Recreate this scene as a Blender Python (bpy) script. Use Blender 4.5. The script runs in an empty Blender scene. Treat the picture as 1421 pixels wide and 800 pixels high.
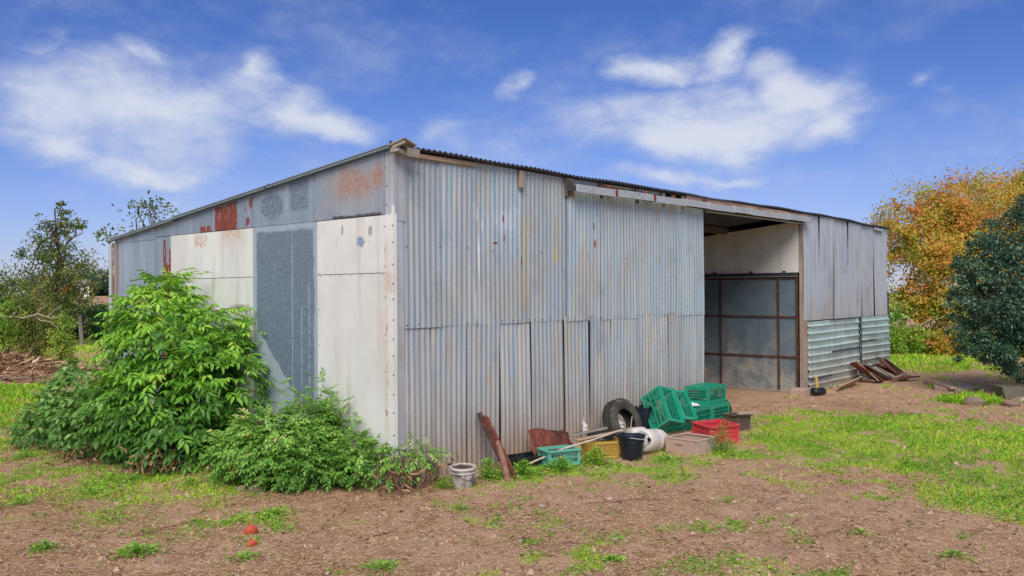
import bpy, bmesh, math, random
import numpy as np
from mathutils import Vector, Matrix, Euler
R_ = math.radians
random.seed(11)
RNG = np.random.default_rng(11)
SC = bpy.context.scene
COL = SC.collection

# ------------------------------------------------------------------ camera
cd = bpy.data.cameras.new('camera')
cam = bpy.data.objects.new('camera', cd)
COL.objects.link(cam)
cd.sensor_width = 36.0
cd.lens = 30.17
cd.clip_end = 3000.0
cam.matrix_world = (Matrix.Translation((-5.609, -6.374, 1.88))
                    @ Matrix.Rotation(R_(-49.1), 4, 'Z') @ Matrix.Rotation(R_(90.37), 4, 'X') @ Matrix.Rotation(R_(-0.36), 4, 'Z'))
SC.camera = cam

# ------------------------------------------------------------------ light and sky
SUN_DIR = Vector((-0.62, -0.50, 0.80)).normalized()      # towards the sun
SUN_EL = math.asin(SUN_DIR.z)
sl = bpy.data.lights.new('sun', 'SUN')
sl.energy = 1.5
sl.angle = R_(40)
sl.color = (1.0, 0.93, 0.84)
sun = bpy.data.objects.new('sun', sl)
COL.objects.link(sun)
sun.rotation_euler = SUN_DIR.to_track_quat('Z', 'Y').to_euler()

SC.view_settings.view_transform = 'Standard'
SC.view_settings.look = 'None'
SC.view_settings.exposure = 1.32
SC.view_settings.gamma = 1.0
SC.cycles.max_bounces = 6
SC.cycles.transparent_max_bounces = 8


def lin(h):
    h = h.lstrip('#')
    c = [int(h[i:i + 2], 16) / 255 for i in (0, 2, 4)]
    return tuple(v / 12.92 if v <= 0.04045 else ((v + 0.055) / 1.055) ** 2.4 for v in c) + (1.0,)


class G:
    """small node graph writer"""
    def __init__(s, tree):
        s.t = tree

    def n(s, kind, ins=None, out=0, **props):
        nd = s.t.nodes.new(kind)
        for k, v in props.items():
            setattr(nd, k, v)
        for k, v in (ins or {}).items():
            so = nd.inputs[k]
            if isinstance(v, bpy.types.NodeSocket):
                s.t.links.new(v, so)
            else:
                so.default_value = v
        return nd.outputs[out]

    def m(s, op, a, b=0.0, c=0.0, clamp=False):
        return s.n('ShaderNodeMath', {0: a, 1: b, 2: c}, operation=op, use_clamp=clamp)

    def v(s, op, a, b=(0, 0, 0), out=0):
        return s.n('ShaderNodeVectorMath', {0: a, 1: b}, out, operation=op)

    def mix(s, f, a, b, mode='MIX'):
        nd = s.t.nodes.new('ShaderNodeMix')
        nd.data_type = 'RGBA'
        nd.blend_type = mode
        nd.clamp_factor = True
        for k, v in ((0, f), (6, a), (7, b)):
            if isinstance(v, bpy.types.NodeSocket):
                s.t.links.new(v, nd.inputs[k])
            else:
                nd.inputs[k].default_value = v
        return nd.outputs[2]

    def step(s, x, lo, hi):
        return s.n('ShaderNodeMapRange', {0: x, 1: lo, 2: hi, 3: 0.0, 4: 1.0}, interpolation_type='SMOOTHSTEP')

    def noise(s, vec, scale, detail=3.0, rough=0.55, dist=0.0):
        return s.n('ShaderNodeTexNoise', {'Vector': vec, 'Scale': scale, 'Detail': detail, 'Roughness': rough, 'Distortion': dist})

    def obj(s):
        return s.n('ShaderNodeTexCoord', out=3)

    def scale(s, vec, k):
        return s.v('MULTIPLY', vec, k)

    def sep(s, vec):
        nd = s.t.nodes.new('ShaderNodeSeparateXYZ')
        s.t.links.new(vec, nd.inputs[0])
        return nd.outputs[0], nd.outputs[1], nd.outputs[2]

    def box(s, u, w, u0, u1, w0, w1, soft, nz=None, amp=0.0):
        """soft-edged rectangle mask with a noisy outline"""
        d = s.m('MAXIMUM', s.m('SUBTRACT', s.m('ABSOLUTE', s.m('SUBTRACT', u, (u0 + u1) / 2)), (u1 - u0) / 2),
                s.m('SUBTRACT', s.m('ABSOLUTE', s.m('SUBTRACT', w, (w0 + w1) / 2)), (w1 - w0) / 2))
        if nz is not None:
            d = s.m('ADD', d, s.m('MULTIPLY', s.m('SUBTRACT', nz, 0.5), amp))
        return s.step(d, soft, -soft)

    def ell(s, u, w, cu, cw, ru, rw, soft, nz=None, amp=0.0):
        a = s.m('DIVIDE', s.m('SUBTRACT', u, cu), ru)
        b = s.m('DIVIDE', s.m('SUBTRACT', w, cw), rw)
        d = s.m('SQRT', s.m('ADD', s.m('MULTIPLY', a, a), s.m('MULTIPLY', b, b)))
        if nz is not None:
            d = s.m('ADD', d, s.m('MULTIPLY', s.m('SUBTRACT', nz, 0.5), amp))
        return s.step(d, 1 + soft, 1 - soft)


def new_mat(name):
    m = bpy.data.materials.new(name)
    m.use_nodes = True
    g = G(m.node_tree)
    g.b = m.node_tree.nodes['Principled BSDF']
    g.out = m.node_tree.nodes['Material Output']
    g.mat = m

    def put(k, v):
        if isinstance(v, bpy.types.NodeSocket):
            m.node_tree.links.new(v, g.b.inputs[k])
        else:
            g.b.inputs[k].default_value = v
    g.put = put
    return g


def bump(g, h, strength=0.3, dist=0.01):
    g.put('Normal', g.n('ShaderNodeBump', {'Strength': strength, 'Distance': dist, 'Height': h}))


# --- world: Nishita sky with broken cloud all the way round
W = bpy.data.worlds.new('World')
SC.world = W
W.use_nodes = True
wt = W.node_tree
g = G(wt)
sky = wt.nodes.new('ShaderNodeTexSky')
sky.sky_type = 'NISHITA'
sky.sun_disc = False
sky.sun_elevation = SUN_EL
sky.sun_rotation = math.atan2(SUN_DIR.x, SUN_DIR.y)
sky.air_density = 1.0
sky.dust_density = 0.3
sky.ozone_density = 4.0
vec = g.v('NORMALIZE', g.n('ShaderNodeTexCoord', out=0))
dx, dy, dz = g.sep(vec)
az = g.m('ARCTAN2', dy, dx)
el = g.m('ARCSINE', dz)
sv = g.scale(vec, (1, 1, 1.9))
n1 = g.noise(sv, 5.5, 6.0, 0.50, 0.15)
n2 = g.noise(sv, 24.0, 7.0, 0.62, 0.3)
nn = g.m('ADD', g.m('MULTIPLY', g.m('SUBTRACT', n1, 0.5), 1.9), g.m('MULTIPLY', g.m('SUBTRACT', n2, 0.5), 0.85))
CL = [(1.111, .200, .150, .066, .96), (.952, .203, .075, .030, .9), (1.127, .262, .022, .024, .42), (1.2, .156, .065, .024, .8),
      (1.118, .140, .10, .020, .7), (1.022, .236, .046, .023, .8), (.486, .187, .185, .042, 1.1), (.563, .256, .055, .022, .8),
      (.477, .262, .042, .034, .8), (.404, .217, .075, .036, 1.0), (.359, .172, .055, .028, .9), (.699, .236, .016, .02, .45),
      (.531, .130, .085, .012, .55), (.256, .210, .028, .008, .5), (.793, .181, .035, .018, .35), (1.251, .187, .018, .024, .6), (1.213, .258, .03, .008, .25)]
rc = random.Random(5)
for k in range(13):                                   # the same kind of cloud over the rest of the sky
    a = 1.75 + (2 * math.pi - 2.2) * (k + rc.uniform(-.3, .3)) / 13
    a = (a + math.pi) % (2 * math.pi) - math.pi
    CL.append((a, rc.uniform(.18, .5), rc.uniform(.2, .32), rc.uniform(.05, .13), 1.0))
wn = g.n('ShaderNodeTexNoise', {'Vector': sv, 'Scale': 8.0, 'Detail': 5.0, 'Roughness': .5}, out=1)
ef = g.v('ADD', g.n('ShaderNodeCombineXYZ', {0: az, 1: el, 2: 0.0}), g.v('MULTIPLY', g.v('SUBTRACT', wn, (.5, .5, .5)), (.20, .10, 0)))
acc = None
for (a, e, ra, re, w) in CL:
    d = g.v('LENGTH', g.v('MULTIPLY', g.v('SUBTRACT', ef, (a, e, 0)), (1 / ra, 1 / re, 0)), out=1)
    val = g.m('MULTIPLY_ADD', d, -1.5 * w, 1.75 * w)
    acc = val if acc is None else g.n('ShaderNodeMath', {0: acc, 1: val, 2: 0.12}, operation='SMOOTH_MAX')
high = g.m('MULTIPLY', g.step(el, 0.55, 0.8), g.m('MULTIPLY_ADD', g.noise(vec, 2.2, 4.0), 2.0, -0.75))
acc = g.m('MAXIMUM', g.m('MAXIMUM', acc, -1.2), high)
dens = g.m('ADD', acc, nn)
cover = g.m('MULTIPLY', g.step(dens, -0.25, 1.35), 0.90)
shade = g.step(g.m('ADD', dens, g.m('MULTIPLY', n2, 0.8)), 0.4, 2.1)
tint = g.mix(g.step(el, 0.02, 0.33), (0.34, 0.335, 0.50, 1), (0.20, 0.265, 0.46, 1))
skyc = g.mix(1.0, sky.outputs[0], tint, 'MULTIPLY')
cloud = g.mix(shade, (2.3, 2.6, 3.35, 1), (3.15, 3.3, 3.75, 1))
both = g.mix(cover, skyc, cloud)
bg = wt.nodes['Background']
wt.links.new(both, bg.inputs[0])
bg.inputs[1].default_value = 0.092


# ------------------------------------------------------------------ objects: naming and mesh helpers
def tag(o, label=None, cat=None, group=None, kind=None):
    if label:
        o['label'] = label
    if cat:
        o['category'] = cat
    if group:
        o['group'] = group
    if kind:
        o['kind'] = kind
    return o


def empty(name, loc=(0, 0, 0), rot=(0, 0, 0)):
    o = bpy.data.objects.new(name, None)
    o.empty_display_size = 0.2
    o.location = loc
    o.rotation_euler = rot
    COL.objects.link(o)
    return o


def link(name, me, mat=None, parent=None, mw=None):
    o = bpy.data.objects.new(name, me)
    COL.objects.link(o)
    if mat is not None and not me.materials:
        for mm in (mat if isinstance(mat, (list, tuple)) else [mat]):
            me.materials.append(mm)
    if parent is not None:
        o.parent = parent
    if mw is not None:
        o.matrix_local = mw
    return o


class MB:
    def __init__(s):
        s.v = []
        s.f = []

    def add(s, vs, fs):
        o = len(s.v)
        s.v += [tuple(p) for p in vs]
        s.f += [tuple(i + o for i in f) for f in fs]
        return s

    def box(s, c, d, rot=None, taper=1.0):
        """d = full sizes; rot = Matrix 3x3"""
        x, y, z = d[0] / 2, d[1] / 2, d[2] / 2
        vs = []
        for k in (-1, 1):
            q = taper if k > 0 else 1.0
            vs += [Vector((-x * q, -y * q, k * z)), Vector((x * q, -y * q, k * z)), Vector((x * q, y * q, k * z)), Vector((-x * q, y * q, k * z))]
        if rot is not None:
            vs = [rot @ p for p in vs]
        c = Vector(c)
        s.add([p + c for p in vs], [(0, 3, 2, 1), (4, 5, 6, 7), (0, 1, 5, 4), (1, 2, 6, 5), (2, 3, 7, 6), (3, 0, 4, 7)])
        return s

    def bar(s, a, b, w, h, up=(0, 0, 1)):
        a, b = Vector(a), Vector(b)
        d = b - a
        L = d.length
        z = d / L
        x = z.cross(Vector(up))
        if x.length < 1e-4:
            x = z.cross(Vector((1, 0, 0)))
        x.normalize()
        y = z.cross(x)
        s.box((a + b) / 2, (w, h, L), Matrix((x, y, z)).transposed())
        return s

    def tube(s, pts, rad, n=6, cap=True):
        pts = [Vector(p) for p in pts]
        k = len(pts)
        rad = rad if isinstance(rad, (list, tuple)) else [rad] * k
        vs, fs = [], []
        ref = Vector((0.31, 0.17, 0.93))
        for i, p in enumerate(pts):
            d = (pts[min(i + 1, k - 1)] - pts[max(i - 1, 0)]).normalized()
            x = d.cross(ref)
            if x.length < 1e-3:
                x = d.cross(Vector((1, 0, 0)))
            x.normalize()
            y = d.cross(x)
            for j in range(n):
                a = 2 * math.pi * j / n
                vs.append(p + (x * math.cos(a) + y * math.sin(a)) * rad[i])
        for i in range(k - 1):
            for j in range(n):
                a, b = i * n + j, i * n + (j + 1) % n
                fs.append((a, b, b + n, a + n))
        if cap:
            fs.append(tuple(range(n))[::-1])
            fs.append(tuple((k - 1) * n + j for j in range(n)))
        s.add(vs, fs)
        return s

    def lathe(s, prof, n=24, close=False):
        """prof: (r, z) pairs"""
        vs, fs = [], []
        for (r, z) in prof:
            for j in range(n):
                a = 2 * math.pi * j / n
                vs.append((r * math.cos(a), r * math.sin(a), z))
        k = len(prof)
        for i in range(k if close else k - 1):
            i2 = (i + 1) % k
            for j in range(n):
                j2 = (j + 1) % n
                fs.append((i * n + j, i * n + j2, i2 * n + j2, i2 * n + j))
        s.add(vs, fs)
        return s

    def poly(s, pts, th, nrm):
        """extruded polygon"""
        nrm = Vector(nrm) * th
        a = [Vector(p) for p in pts]
        k = len(a)
        s.add(a + [p + nrm for p in a], [tuple(range(k)), tuple(range(2 * k - 1, k - 1, -1))] + [(i, i + k, (i + 1) % k + k, (i + 1) % k) for i in range(k)])
        return s

    def mesh(s, name, smooth=False, bevel=0.0, angle=35):
        me = bpy.data.meshes.new(name)
        me.from_pydata(s.v, [], s.f)
        if bevel:
            bm = bmesh.new()
            bm.from_mesh(me)
            bmesh.ops.recalc_face_normals(bm, faces=bm.faces)
            ed = [e for e in bm.edges if len(e.link_faces) == 2 and e.calc_face_angle(0) > 0.6]
            bmesh.ops.bevel(bm, geom=ed, offset=bevel, segments=1, affect='EDGES')
            bm.to_mesh(me)
            bm.free()
        else:
            bm = bmesh.new()
            bm.from_mesh(me)
            bmesh.ops.recalc_face_normals(bm, faces=bm.faces)
            bm.to_mesh(me)
            bm.free()
        if smooth:
            me.polygons.foreach_set('use_smooth', [True] * len(me.polygons))
            me.set_sharp_from_angle(angle=R_(angle))
        me.update()
        return me

    def build(s, name, mat, parent=None, smooth=False, bevel=0.0, angle=35, mw=None):
        return link(name, s.mesh(name, smooth, bevel, angle), mat, parent, mw)


# ------------------------------------------------------------------ noise for terrain and scatter
def _h(i, j, s):
    n = (i.astype(np.int64) * 374761393 + j.astype(np.int64) * 668265263 + s * 144665) & 0x7fffffff
    n = ((n ^ (n >> 13)) * 1274126177) & 0x7fffffff
    return ((n ^ (n >> 16)) & 0xffff) / 65535.0


def vn(x, y, s=0):
    x, y = np.asarray(x, float), np.asarray(y, float)
    i, j = np.floor(x), np.floor(y)
    u, w = x - i, y - j
    u, w = u * u * (3 - 2 * u), w * w * (3 - 2 * w)
    return (_h(i, j, s) * (1 - u) + _h(i + 1, j, s) * u) * (1 - w) + (_h(i, j + 1, s) * (1 - u) + _h(i + 1, j + 1, s) * u) * w


def fbm(x, y, s=0, o=4):
    t, a, tot = 0, 1.0, 0
    for k in range(o):
        t = t + a * vn(np.asarray(x) * 2 ** k + 17.3 * k, np.asarray(y) * 2 ** k - 9.1 * k, s + k)
        tot += a
        a *= .5
    return t / tot


def sst(x, a, b):
    t = np.clip((x - a) / (b - a), 0, 1)
    return t * t * (3 - 2 * t)


def poly_sd(x, y, P):
    """signed distance to a polygon, negative inside"""
    x, y = np.asarray(x, float), np.asarray(y, float)
    d = np.full(x.shape, 1e9)
    ins = np.zeros(x.shape, bool)
    k = len(P)
    for i in range(k):
        ax, ay = P[i]
        bx, by = P[(i + 1) % k]
        ex, ey = bx - ax, by - ay
        t = np.clip(((x - ax) * ex + (y - ay) * ey) / (ex * ex + ey * ey), 0, 1)
        d = np.minimum(d, np.hypot(x - ax - t * ex, y - ay - t * ey))
        c = (ay > y) != (by > y)
        ins ^= c & (x < (bx - ax) * (y - ay) / (by - ay + 1e-12) + ax)
    return np.where(ins, -d, d)


G_DENSE = [(4.6, -1.45), (6.06, -0.95), (7.76, -1.32), (8.29, -2.74), (8.3, -4.6), (5.5, -6.6), (2.0, -5.3), (2.25, -4.5), (2.98, -3.87), (3.51, -3.22), (3.7, -2.55), (3.4, -2.0), (2.7, -1.75), (3.3, -1.5)]
G_JUNK = [(0.3, -0.3), (1.57, -0.15), (2.4, -0.9), (3.24, -1.2), (4.4, -1.3), (3.9, -2.5), (2.3, -2.2), (1.09, -1.4), (0.3, -0.9)]
G_LEFT = [(-1.2, 7.4), (-0.7, 6.3), (-1.2, 4.2), (-1.0, 1.9), (-1.1, 0.43), (-1.8, -0.2), (-2.36, 0.97), (-2.9, 2.24), (-2.2, 5.0)]
G_BACK = [(-6, 30), (-3, 8.2), (-1.0, 7.3), (0.8, 8.4), (0.6, 11.5), (14, 36), (34, 60), (20, 70)]
G_YARD = [(15.6, 1.2), (15.4, -0.4), (17.2, -1.3), (24, -1.0), (34, -8), (40, 8), (16, 14)]
G_PATCH = [(10.95, -2.05), (11.6, -2.8), (10.2, -3.2), (9.7, -2.38)]


def green(x, y):
    """how much green growth the soil carries, 0..1"""
    x, y = np.asarray(x, float), np.asarray(y, float)
    nz = (fbm(x * 1.1, y * 1.1, 3, 4) - .5)
    nf = (fbm(x * 4.5, y * 4.5, 8, 3) - .5)
    m = np.zeros(x.shape)
    for P, amp, dens, soft in ((G_DENSE, 1.9, .92, .6), (G_JUNK, 1.3, .60, .45), (G_LEFT, 2.2, .56, .8), (G_BACK, 3, .75, .8), (G_YARD, 3, .8, .8), (G_PATCH, .6, .9, .2)):
        d = poly_sd(x, y, P) + nz * amp
        m = np.maximum(m, dens * sst(d, soft, -soft))
    m = np.maximum(m, .40 * sst(nz + nf * .6, .06, .32))
    return np.clip(m * (1 + nf * 2.2) + (m > .05) * nf * .35, 0, 1)


RUTS = [((-.4, -4.05), (2.4, -4.2)), ((-.1, -4.5), (2.9, -4.75))]


def gh(x, y):
    x, y = np.asarray(x, float), np.asarray(y, float)
    near = sst(np.hypot(x - 2, y), 60, 25)
    z = (fbm(x * .55, y * .55, 21, 3) - .5) * .10 + (fbm(x * 2.6, y * 2.6, 31, 3) - .5) * .035
    for (ax, ay), (bx, by) in RUTS:
        q = ((x - ax) * (bx - ax) + (y - ay) * (by - ay)) / ((bx - ax) ** 2 + (by - ay) ** 2)
        w = sst(q, -.1, .15) * sst(q, 1.1, .8)
        e = np.abs(((x - ax) * (by - ay) - (y - ay) * (bx - ax)) / math.hypot(bx - ax, by - ay)) + (fbm(x * 1.2, y * 1.2, 44, 2) - .5) * .12
        z = z + w * (-.035 * np.exp(-(e / .09) ** 2) + .018 * np.exp(-((e - .2) / .07) ** 2))
    inb = np.maximum(np.maximum(-x - .3, x - 15.1), np.maximum(-y - .3, y - 6.3))
    z = z * sst(inb, -.2, 1.2)
    return z * near


def gz(x, y):
    return float(gh(np.array([x]), np.array([y]))[0])


# ------------------------------------------------------------------ materials
def m_plain(name, hexc, rough=.6, var=.12, scale=6.0, dirt=None, dirt_amt=.35, bmp=.12, metal=0.0, spec=.5):
    """painted / plastic / wood-free surface with blotches, grime and fine relief"""
    g = new_mat(name)
    co = g.obj()
    c = lin(hexc)
    n = g.noise(co, scale, 5, .65)
    f = g.noise(co, scale * 9, 3, .6)
    col = g.mix(n, tuple(v * (1 - var * 1.6) for v in c[:3]) + (1,), tuple(min(1, v * (1 + var * 1.4)) for v in c[:3]) + (1,))
    if dirt:
        k = g.step(g.m('ADD', n, g.m('MULTIPLY', g.m('SUBTRACT', f, .5), .5)), .62 - dirt_amt * .3, .86 - dirt_amt * .3)
        col = g.mix(g.m('MULTIPLY', k, .8), col, lin(dirt))
    g.put('Base Color', col)
    g.put('Roughness', g.m('MULTIPLY_ADD', f, .25, rough - .12))
    g.put('Metallic', metal)
    g.put('Specular IOR Level', spec)
    bump(g, g.m('ADD', f, n), bmp, .004)
    return g.mat


def m_wood(name, a, b, axis=0, scale=5.0, rough=.85):
    g = new_mat(name)
    k = [scale * 6, scale * 6, scale * 6]
    k[axis] = scale * .5
    co = g.scale(g.obj(), tuple(k))
    n = g.noise(co, 1.0, 5, .65, .4)
    n2 = g.noise(g.obj(), 3.0, 3)
    col = g.mix(g.step(n, .3, .72), lin(a), lin(b))
    col = g.mix(g.m('MULTIPLY', g.step(n2, .5, .75), .45), col, tuple(v * .55 for v in lin(a)[:3]) + (1,))
    g.put('Base Color', col)
    g.put('Roughness', rough)
    bump(g, n, .5, .004)
    return g.mat


def m_galv(name, base, warm, dark, low=1.0, rough=.48, metal=.25, marks=False, val=.16, lowz=0.0):
    """weathered galvanised sheet; object space x = along the wall, z = up"""
    g = new_mat(name)
    co = g.obj()
    x, y, z = g.sep(co)
    rnd = g.n('ShaderNodeObjectInfo', out=5)
    off = g.n('ShaderNodeCombineXYZ', {0: g.m('MULTIPLY', rnd, 37.0), 1: 0.0, 2: g.m('MULTIPLY', rnd, 11.0)})
    p = g.v('ADD', co, off)
    streak = g.noise(g.scale(p, (9, 9, .55)), 1.0, 5, .7)
    fine = g.noise(g.scale(p, (60, 60, 2.2)), 1.0, 3, .6)
    blot = g.noise(p, 1.7, 5, .6)
    spang = g.noise(p, 55, 3, .7)
    col = g.mix(g.step(streak, .40, .62), lin(base), lin(warm))
    col = g.mix(g.m('MULTIPLY', g.step(blot, .52, .70), .55), col, lin(dark))
    col = g.mix(g.m('MULTIPLY', g.step(fine, .58, .8), .35), col, (.70, .72, .73, 1))
    col = g.mix(g.m('MULTIPLY', g.step(g.noise(g.scale(p, (14, 14, .3)), 1.0, 4, .7), .57, .70), .65), col, lin('#94866f'))
    col = g.mix(g.m('MULTIPLY', g.step(g.noise(g.scale(p, (22, 22, .22)), 1.0, 4, .7), .56, .68), .45), col, lin('#77797b'))
    wv = g.noise(g.scale(p, (1.1, 1.1, .55)), 1.0, 5, .6)
    col = g.mix(g.m('MULTIPLY', g.step(g.m('ADD', wv, g.m('MULTIPLY', g.m('SUBTRACT', streak, .5), .5)), .52, .66), .5), col, lin('#a2988c'))
    col = g.mix(g.m('MULTIPLY', g.step(g.noise(g.scale(p, (2.2, 2.2, .8)), 1.0, 5, .65), .56, .68), .45), col, lin('#7f8d99'))
    # soil splashed up from the ground
    dirt = g.m('MULTIPLY', g.step(g.m('ADD', g.m('SUBTRACT', z, lowz), g.m('MULTIPLY', g.m('SUBTRACT', streak, .5), 1.9)), 1.05, -.10), .85 * low)
    col = g.mix(dirt, col, lin('#a38c76'))
    # rust specks and runs
    rn = g.noise(g.scale(p, (10, 10, 1.6)), 1.0, 6, .75)
    col = g.mix(g.m('MULTIPLY', g.step(rn, .70, .77), .75), col, lin('#7a4a35'))
    if marks:
        nz = g.noise(co, 9.0, 4, .6)
        ly = g.m('MULTIPLY', g.box(x, z, 1.93, 2.03, 1.7, 2.75, .05, g.noise(g.scale(co, (5, 5, 1)), 1.0, 3), .12), .6)
        col = g.mix(ly, col, lin('#b9ac72'))
        col = g.mix(g.m('MULTIPLY', g.ell(x, z, 2.56, 2.34, .035, .09, .3, nz, .8), .9), col, lin('#c3b45c'))
        col = g.mix(g.m('MULTIPLY', g.ell(x, z, 2.56, 2.62, .03, .18, .4, nz, .8), .6), col, lin('#b9a874'))
        pt = g.m('MULTIPLY', g.ell(x, z, 1.70, 2.70, .20, .14, .5, g.noise(co, 5.0, 6, .75), 4.5), .5)
        col = g.mix(pt, col, lin('#c3cdd3'))
        for (a, b, ra, rb) in ((1.18, 2.74, .012, .07), (1.20, 2.25, .010, .22), (1.14, 1.75, .012, .16), (1.26, 2.62, .008, .09), (1.05, 1.1, .012, .3), (1.42, .95, .01, .2), (.95, .8, .012, .2)):
            col = g.mix(g.m('MULTIPLY', g.ell(x, z, a, b, ra, rb, .3, nz, 1.2), .75), col, lin('#dfe2e2'))
        for (a, b, ra, rb) in ((1.60, 2.72, .014, .045), (1.47, 2.44, .04, .015), (1.62, 2.5, .014, .05), (1.92, 2.25, .014, .05), (3.3, 2.72, .02, .05), (3.32, 2.5, .012, .05)):
            col = g.mix(g.ell(x, z, a, b, ra, rb, .25, nz, 1.0), col, lin('#8e3d26'))
        br = g.m('MULTIPLY', g.ell(x, z, .95, 2.55, .16, .55, .6, streak, 2.2), .4)
        col = g.mix(br, col, lin('#a39a9a'))
        br = g.m('MULTIPLY', g.ell(x, z, 1.5, 1.85, .45, .4, .9, streak, 2.6), .34)
        col = g.mix(br, col, lin('#a59a88'))
        br = g.m('MULTIPLY', g.ell(x, z, .75, 1.75, .3, .35, .9, streak, 2.4), .3)
        col = g.mix(br, col, lin('#a59a88'))
    hsv = g.n('ShaderNodeHueSaturation', {'Hue': .5, 'Saturation': g.m('MULTIPLY_ADD', rnd, .5, .75), 'Value': g.m('MULTIPLY_ADD', rnd, val * 2, 1 - val), 'Fac': 1.0, 'Color': col})
    g.put('Base Color', hsv)
    g.put('Metallic', g.m('MULTIPLY', g.step(spang, .3, .7), metal))
    g.put('Roughness', g.m('MULTIPLY_ADD', spang, .3, rough))
    bump(g, g.m('ADD', spang, blot), .12, .004)
    return g.mat


def m_end_grey(name, feats=()):
    """flat galvanised sheet of the end wall; object y along the wall"""
    g = new_mat(name)
    co = g.obj()
    x, t, z = g.sep(co)
    sp = g.noise(co, 42, 4, .75)
    sp2 = g.noise(co, 11, 5, .7)
    st = g.noise(g.scale(co, (5, 5, .5)), 1.0, 5, .65)
    rn = g.n('ShaderNodeObjectInfo', out=5)
    col = g.mix(g.step(st, .35, .7), lin('#8a9aa8'), lin('#a5b2bb'))
    col = g.mix(g.m('MULTIPLY', g.step(sp, .45, .7), .3), col, lin('#5e6c7c'))
    hsv = g.n('ShaderNodeHueSaturation', {'Value': g.m('MULTIPLY_ADD', rn, .22, .88), 'Color': col})
    col = hsv
    nz = g.noise(co, 5.0, 5, .6)
    nf = g.noise(co, 26.0, 5, .7)
    mott = g.mix(g.step(sp, .42, .6), lin('#5c6a7a'), lin('#8d9aa8'))
    dk = g.mix(g.step(sp, .40, .66), lin('#6b7a8a'), lin('#8595a3'))
    for kind, a in feats:
        if kind == 'mott':
            col = g.mix(g.m('MULTIPLY', g.ell(t, z, *a, .12, nz, .5), .85), col, mott)
        elif kind == 'mottbox':
            col = g.mix(g.m('MULTIPLY', g.box(t, z, *a, .03, g.noise(g.scale(co, (16, 16, 2)), 1.0, 4), .12), .8), col, mott)
        elif kind == 'big':
            edge = g.box(t, z, 1.30, 2.40, .35, 2.60, .02, nz, .10)
            diag = g.step(g.m('ADD', g.m('SUBTRACT', z, g.m('MULTIPLY_ADD', g.m('SUBTRACT', t, 1.35), .95, .50)), g.m('MULTIPLY', g.m('SUBTRACT', nz, .5), .25)), -.03, .03)
            k = g.m('MULTIPLY', edge, diag)
            col = g.mix(k, g.mix(.75, col, lin('#adbac2')), dk)
        elif kind == 'drip':
            w = g.noise(g.scale(co, (1, 3, 9)), 1.0, 4, .8)
            col = g.mix(g.m('MULTIPLY', g.m('MULTIPLY', g.box(t, z, a[0] - .008, a[0] + .008, a[1], a[2], .007, w, .02), g.step(w, .36, .56)), .75), col, lin('#c4ccd2'))
        elif kind == 'red':
            k = g.box(t, z, *a, .012, g.noise(g.scale(co, (9, 9, 4)), 1.0, 6, .7), .16)
            scr = g.m('MULTIPLY', g.step(g.noise(g.scale(co, (30, 30, 9)), 1.0, 5, .7), .56, .64), g.step(z, a[3] - .30, a[3] - .1))
            red = g.mix(g.step(sp2, .35, .65), lin('#7c3c2f'), lin('#94503e'))
            red = g.mix(scr, red, lin('#b9b3ae'))
            col = g.mix(k, col, red)
        elif kind == 'orange':
            k = g.ell(t, z, *a, .6, g.noise(g.scale(co, (6, 6, 3)), 1.0, 6, .75), 2.2)
            col = g.mix(g.m('MULTIPLY', k, .6), col, lin('#b38a70'))
            col = g.mix(g.m('MULTIPLY', g.m('MULTIPLY', k, g.step(nf, .48, .66)), .55), col, lin('#9c5a3a'))
        elif kind == 'pale':
            col = g.mix(g.m('MULTIPLY', g.box(t, z, *a, .12, nz, .4), .6), col, lin('#a9a7a6'))
        elif kind == 'torn':
            col = g.mix(g.box(t, z, *a, .008, nf, .07), col, lin('#57524f'))
    rs = g.step(g.noise(g.scale(co, (12, 12, 2)), 1.0, 6, .75), .71, .76)
    col = g.mix(g.m('MULTIPLY', rs, .6), col, lin('#7e5440'))
    g.put('Base Color', col)
    g.put('Metallic', .2)
    g.put('Roughness', g.m('MULTIPLY_ADD', sp, .25, .45))
    bump(g, g.m('ADD', sp, g.m('MULTIPLY', sp2, 2.0)), .12, .004)
    return g.mat


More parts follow.
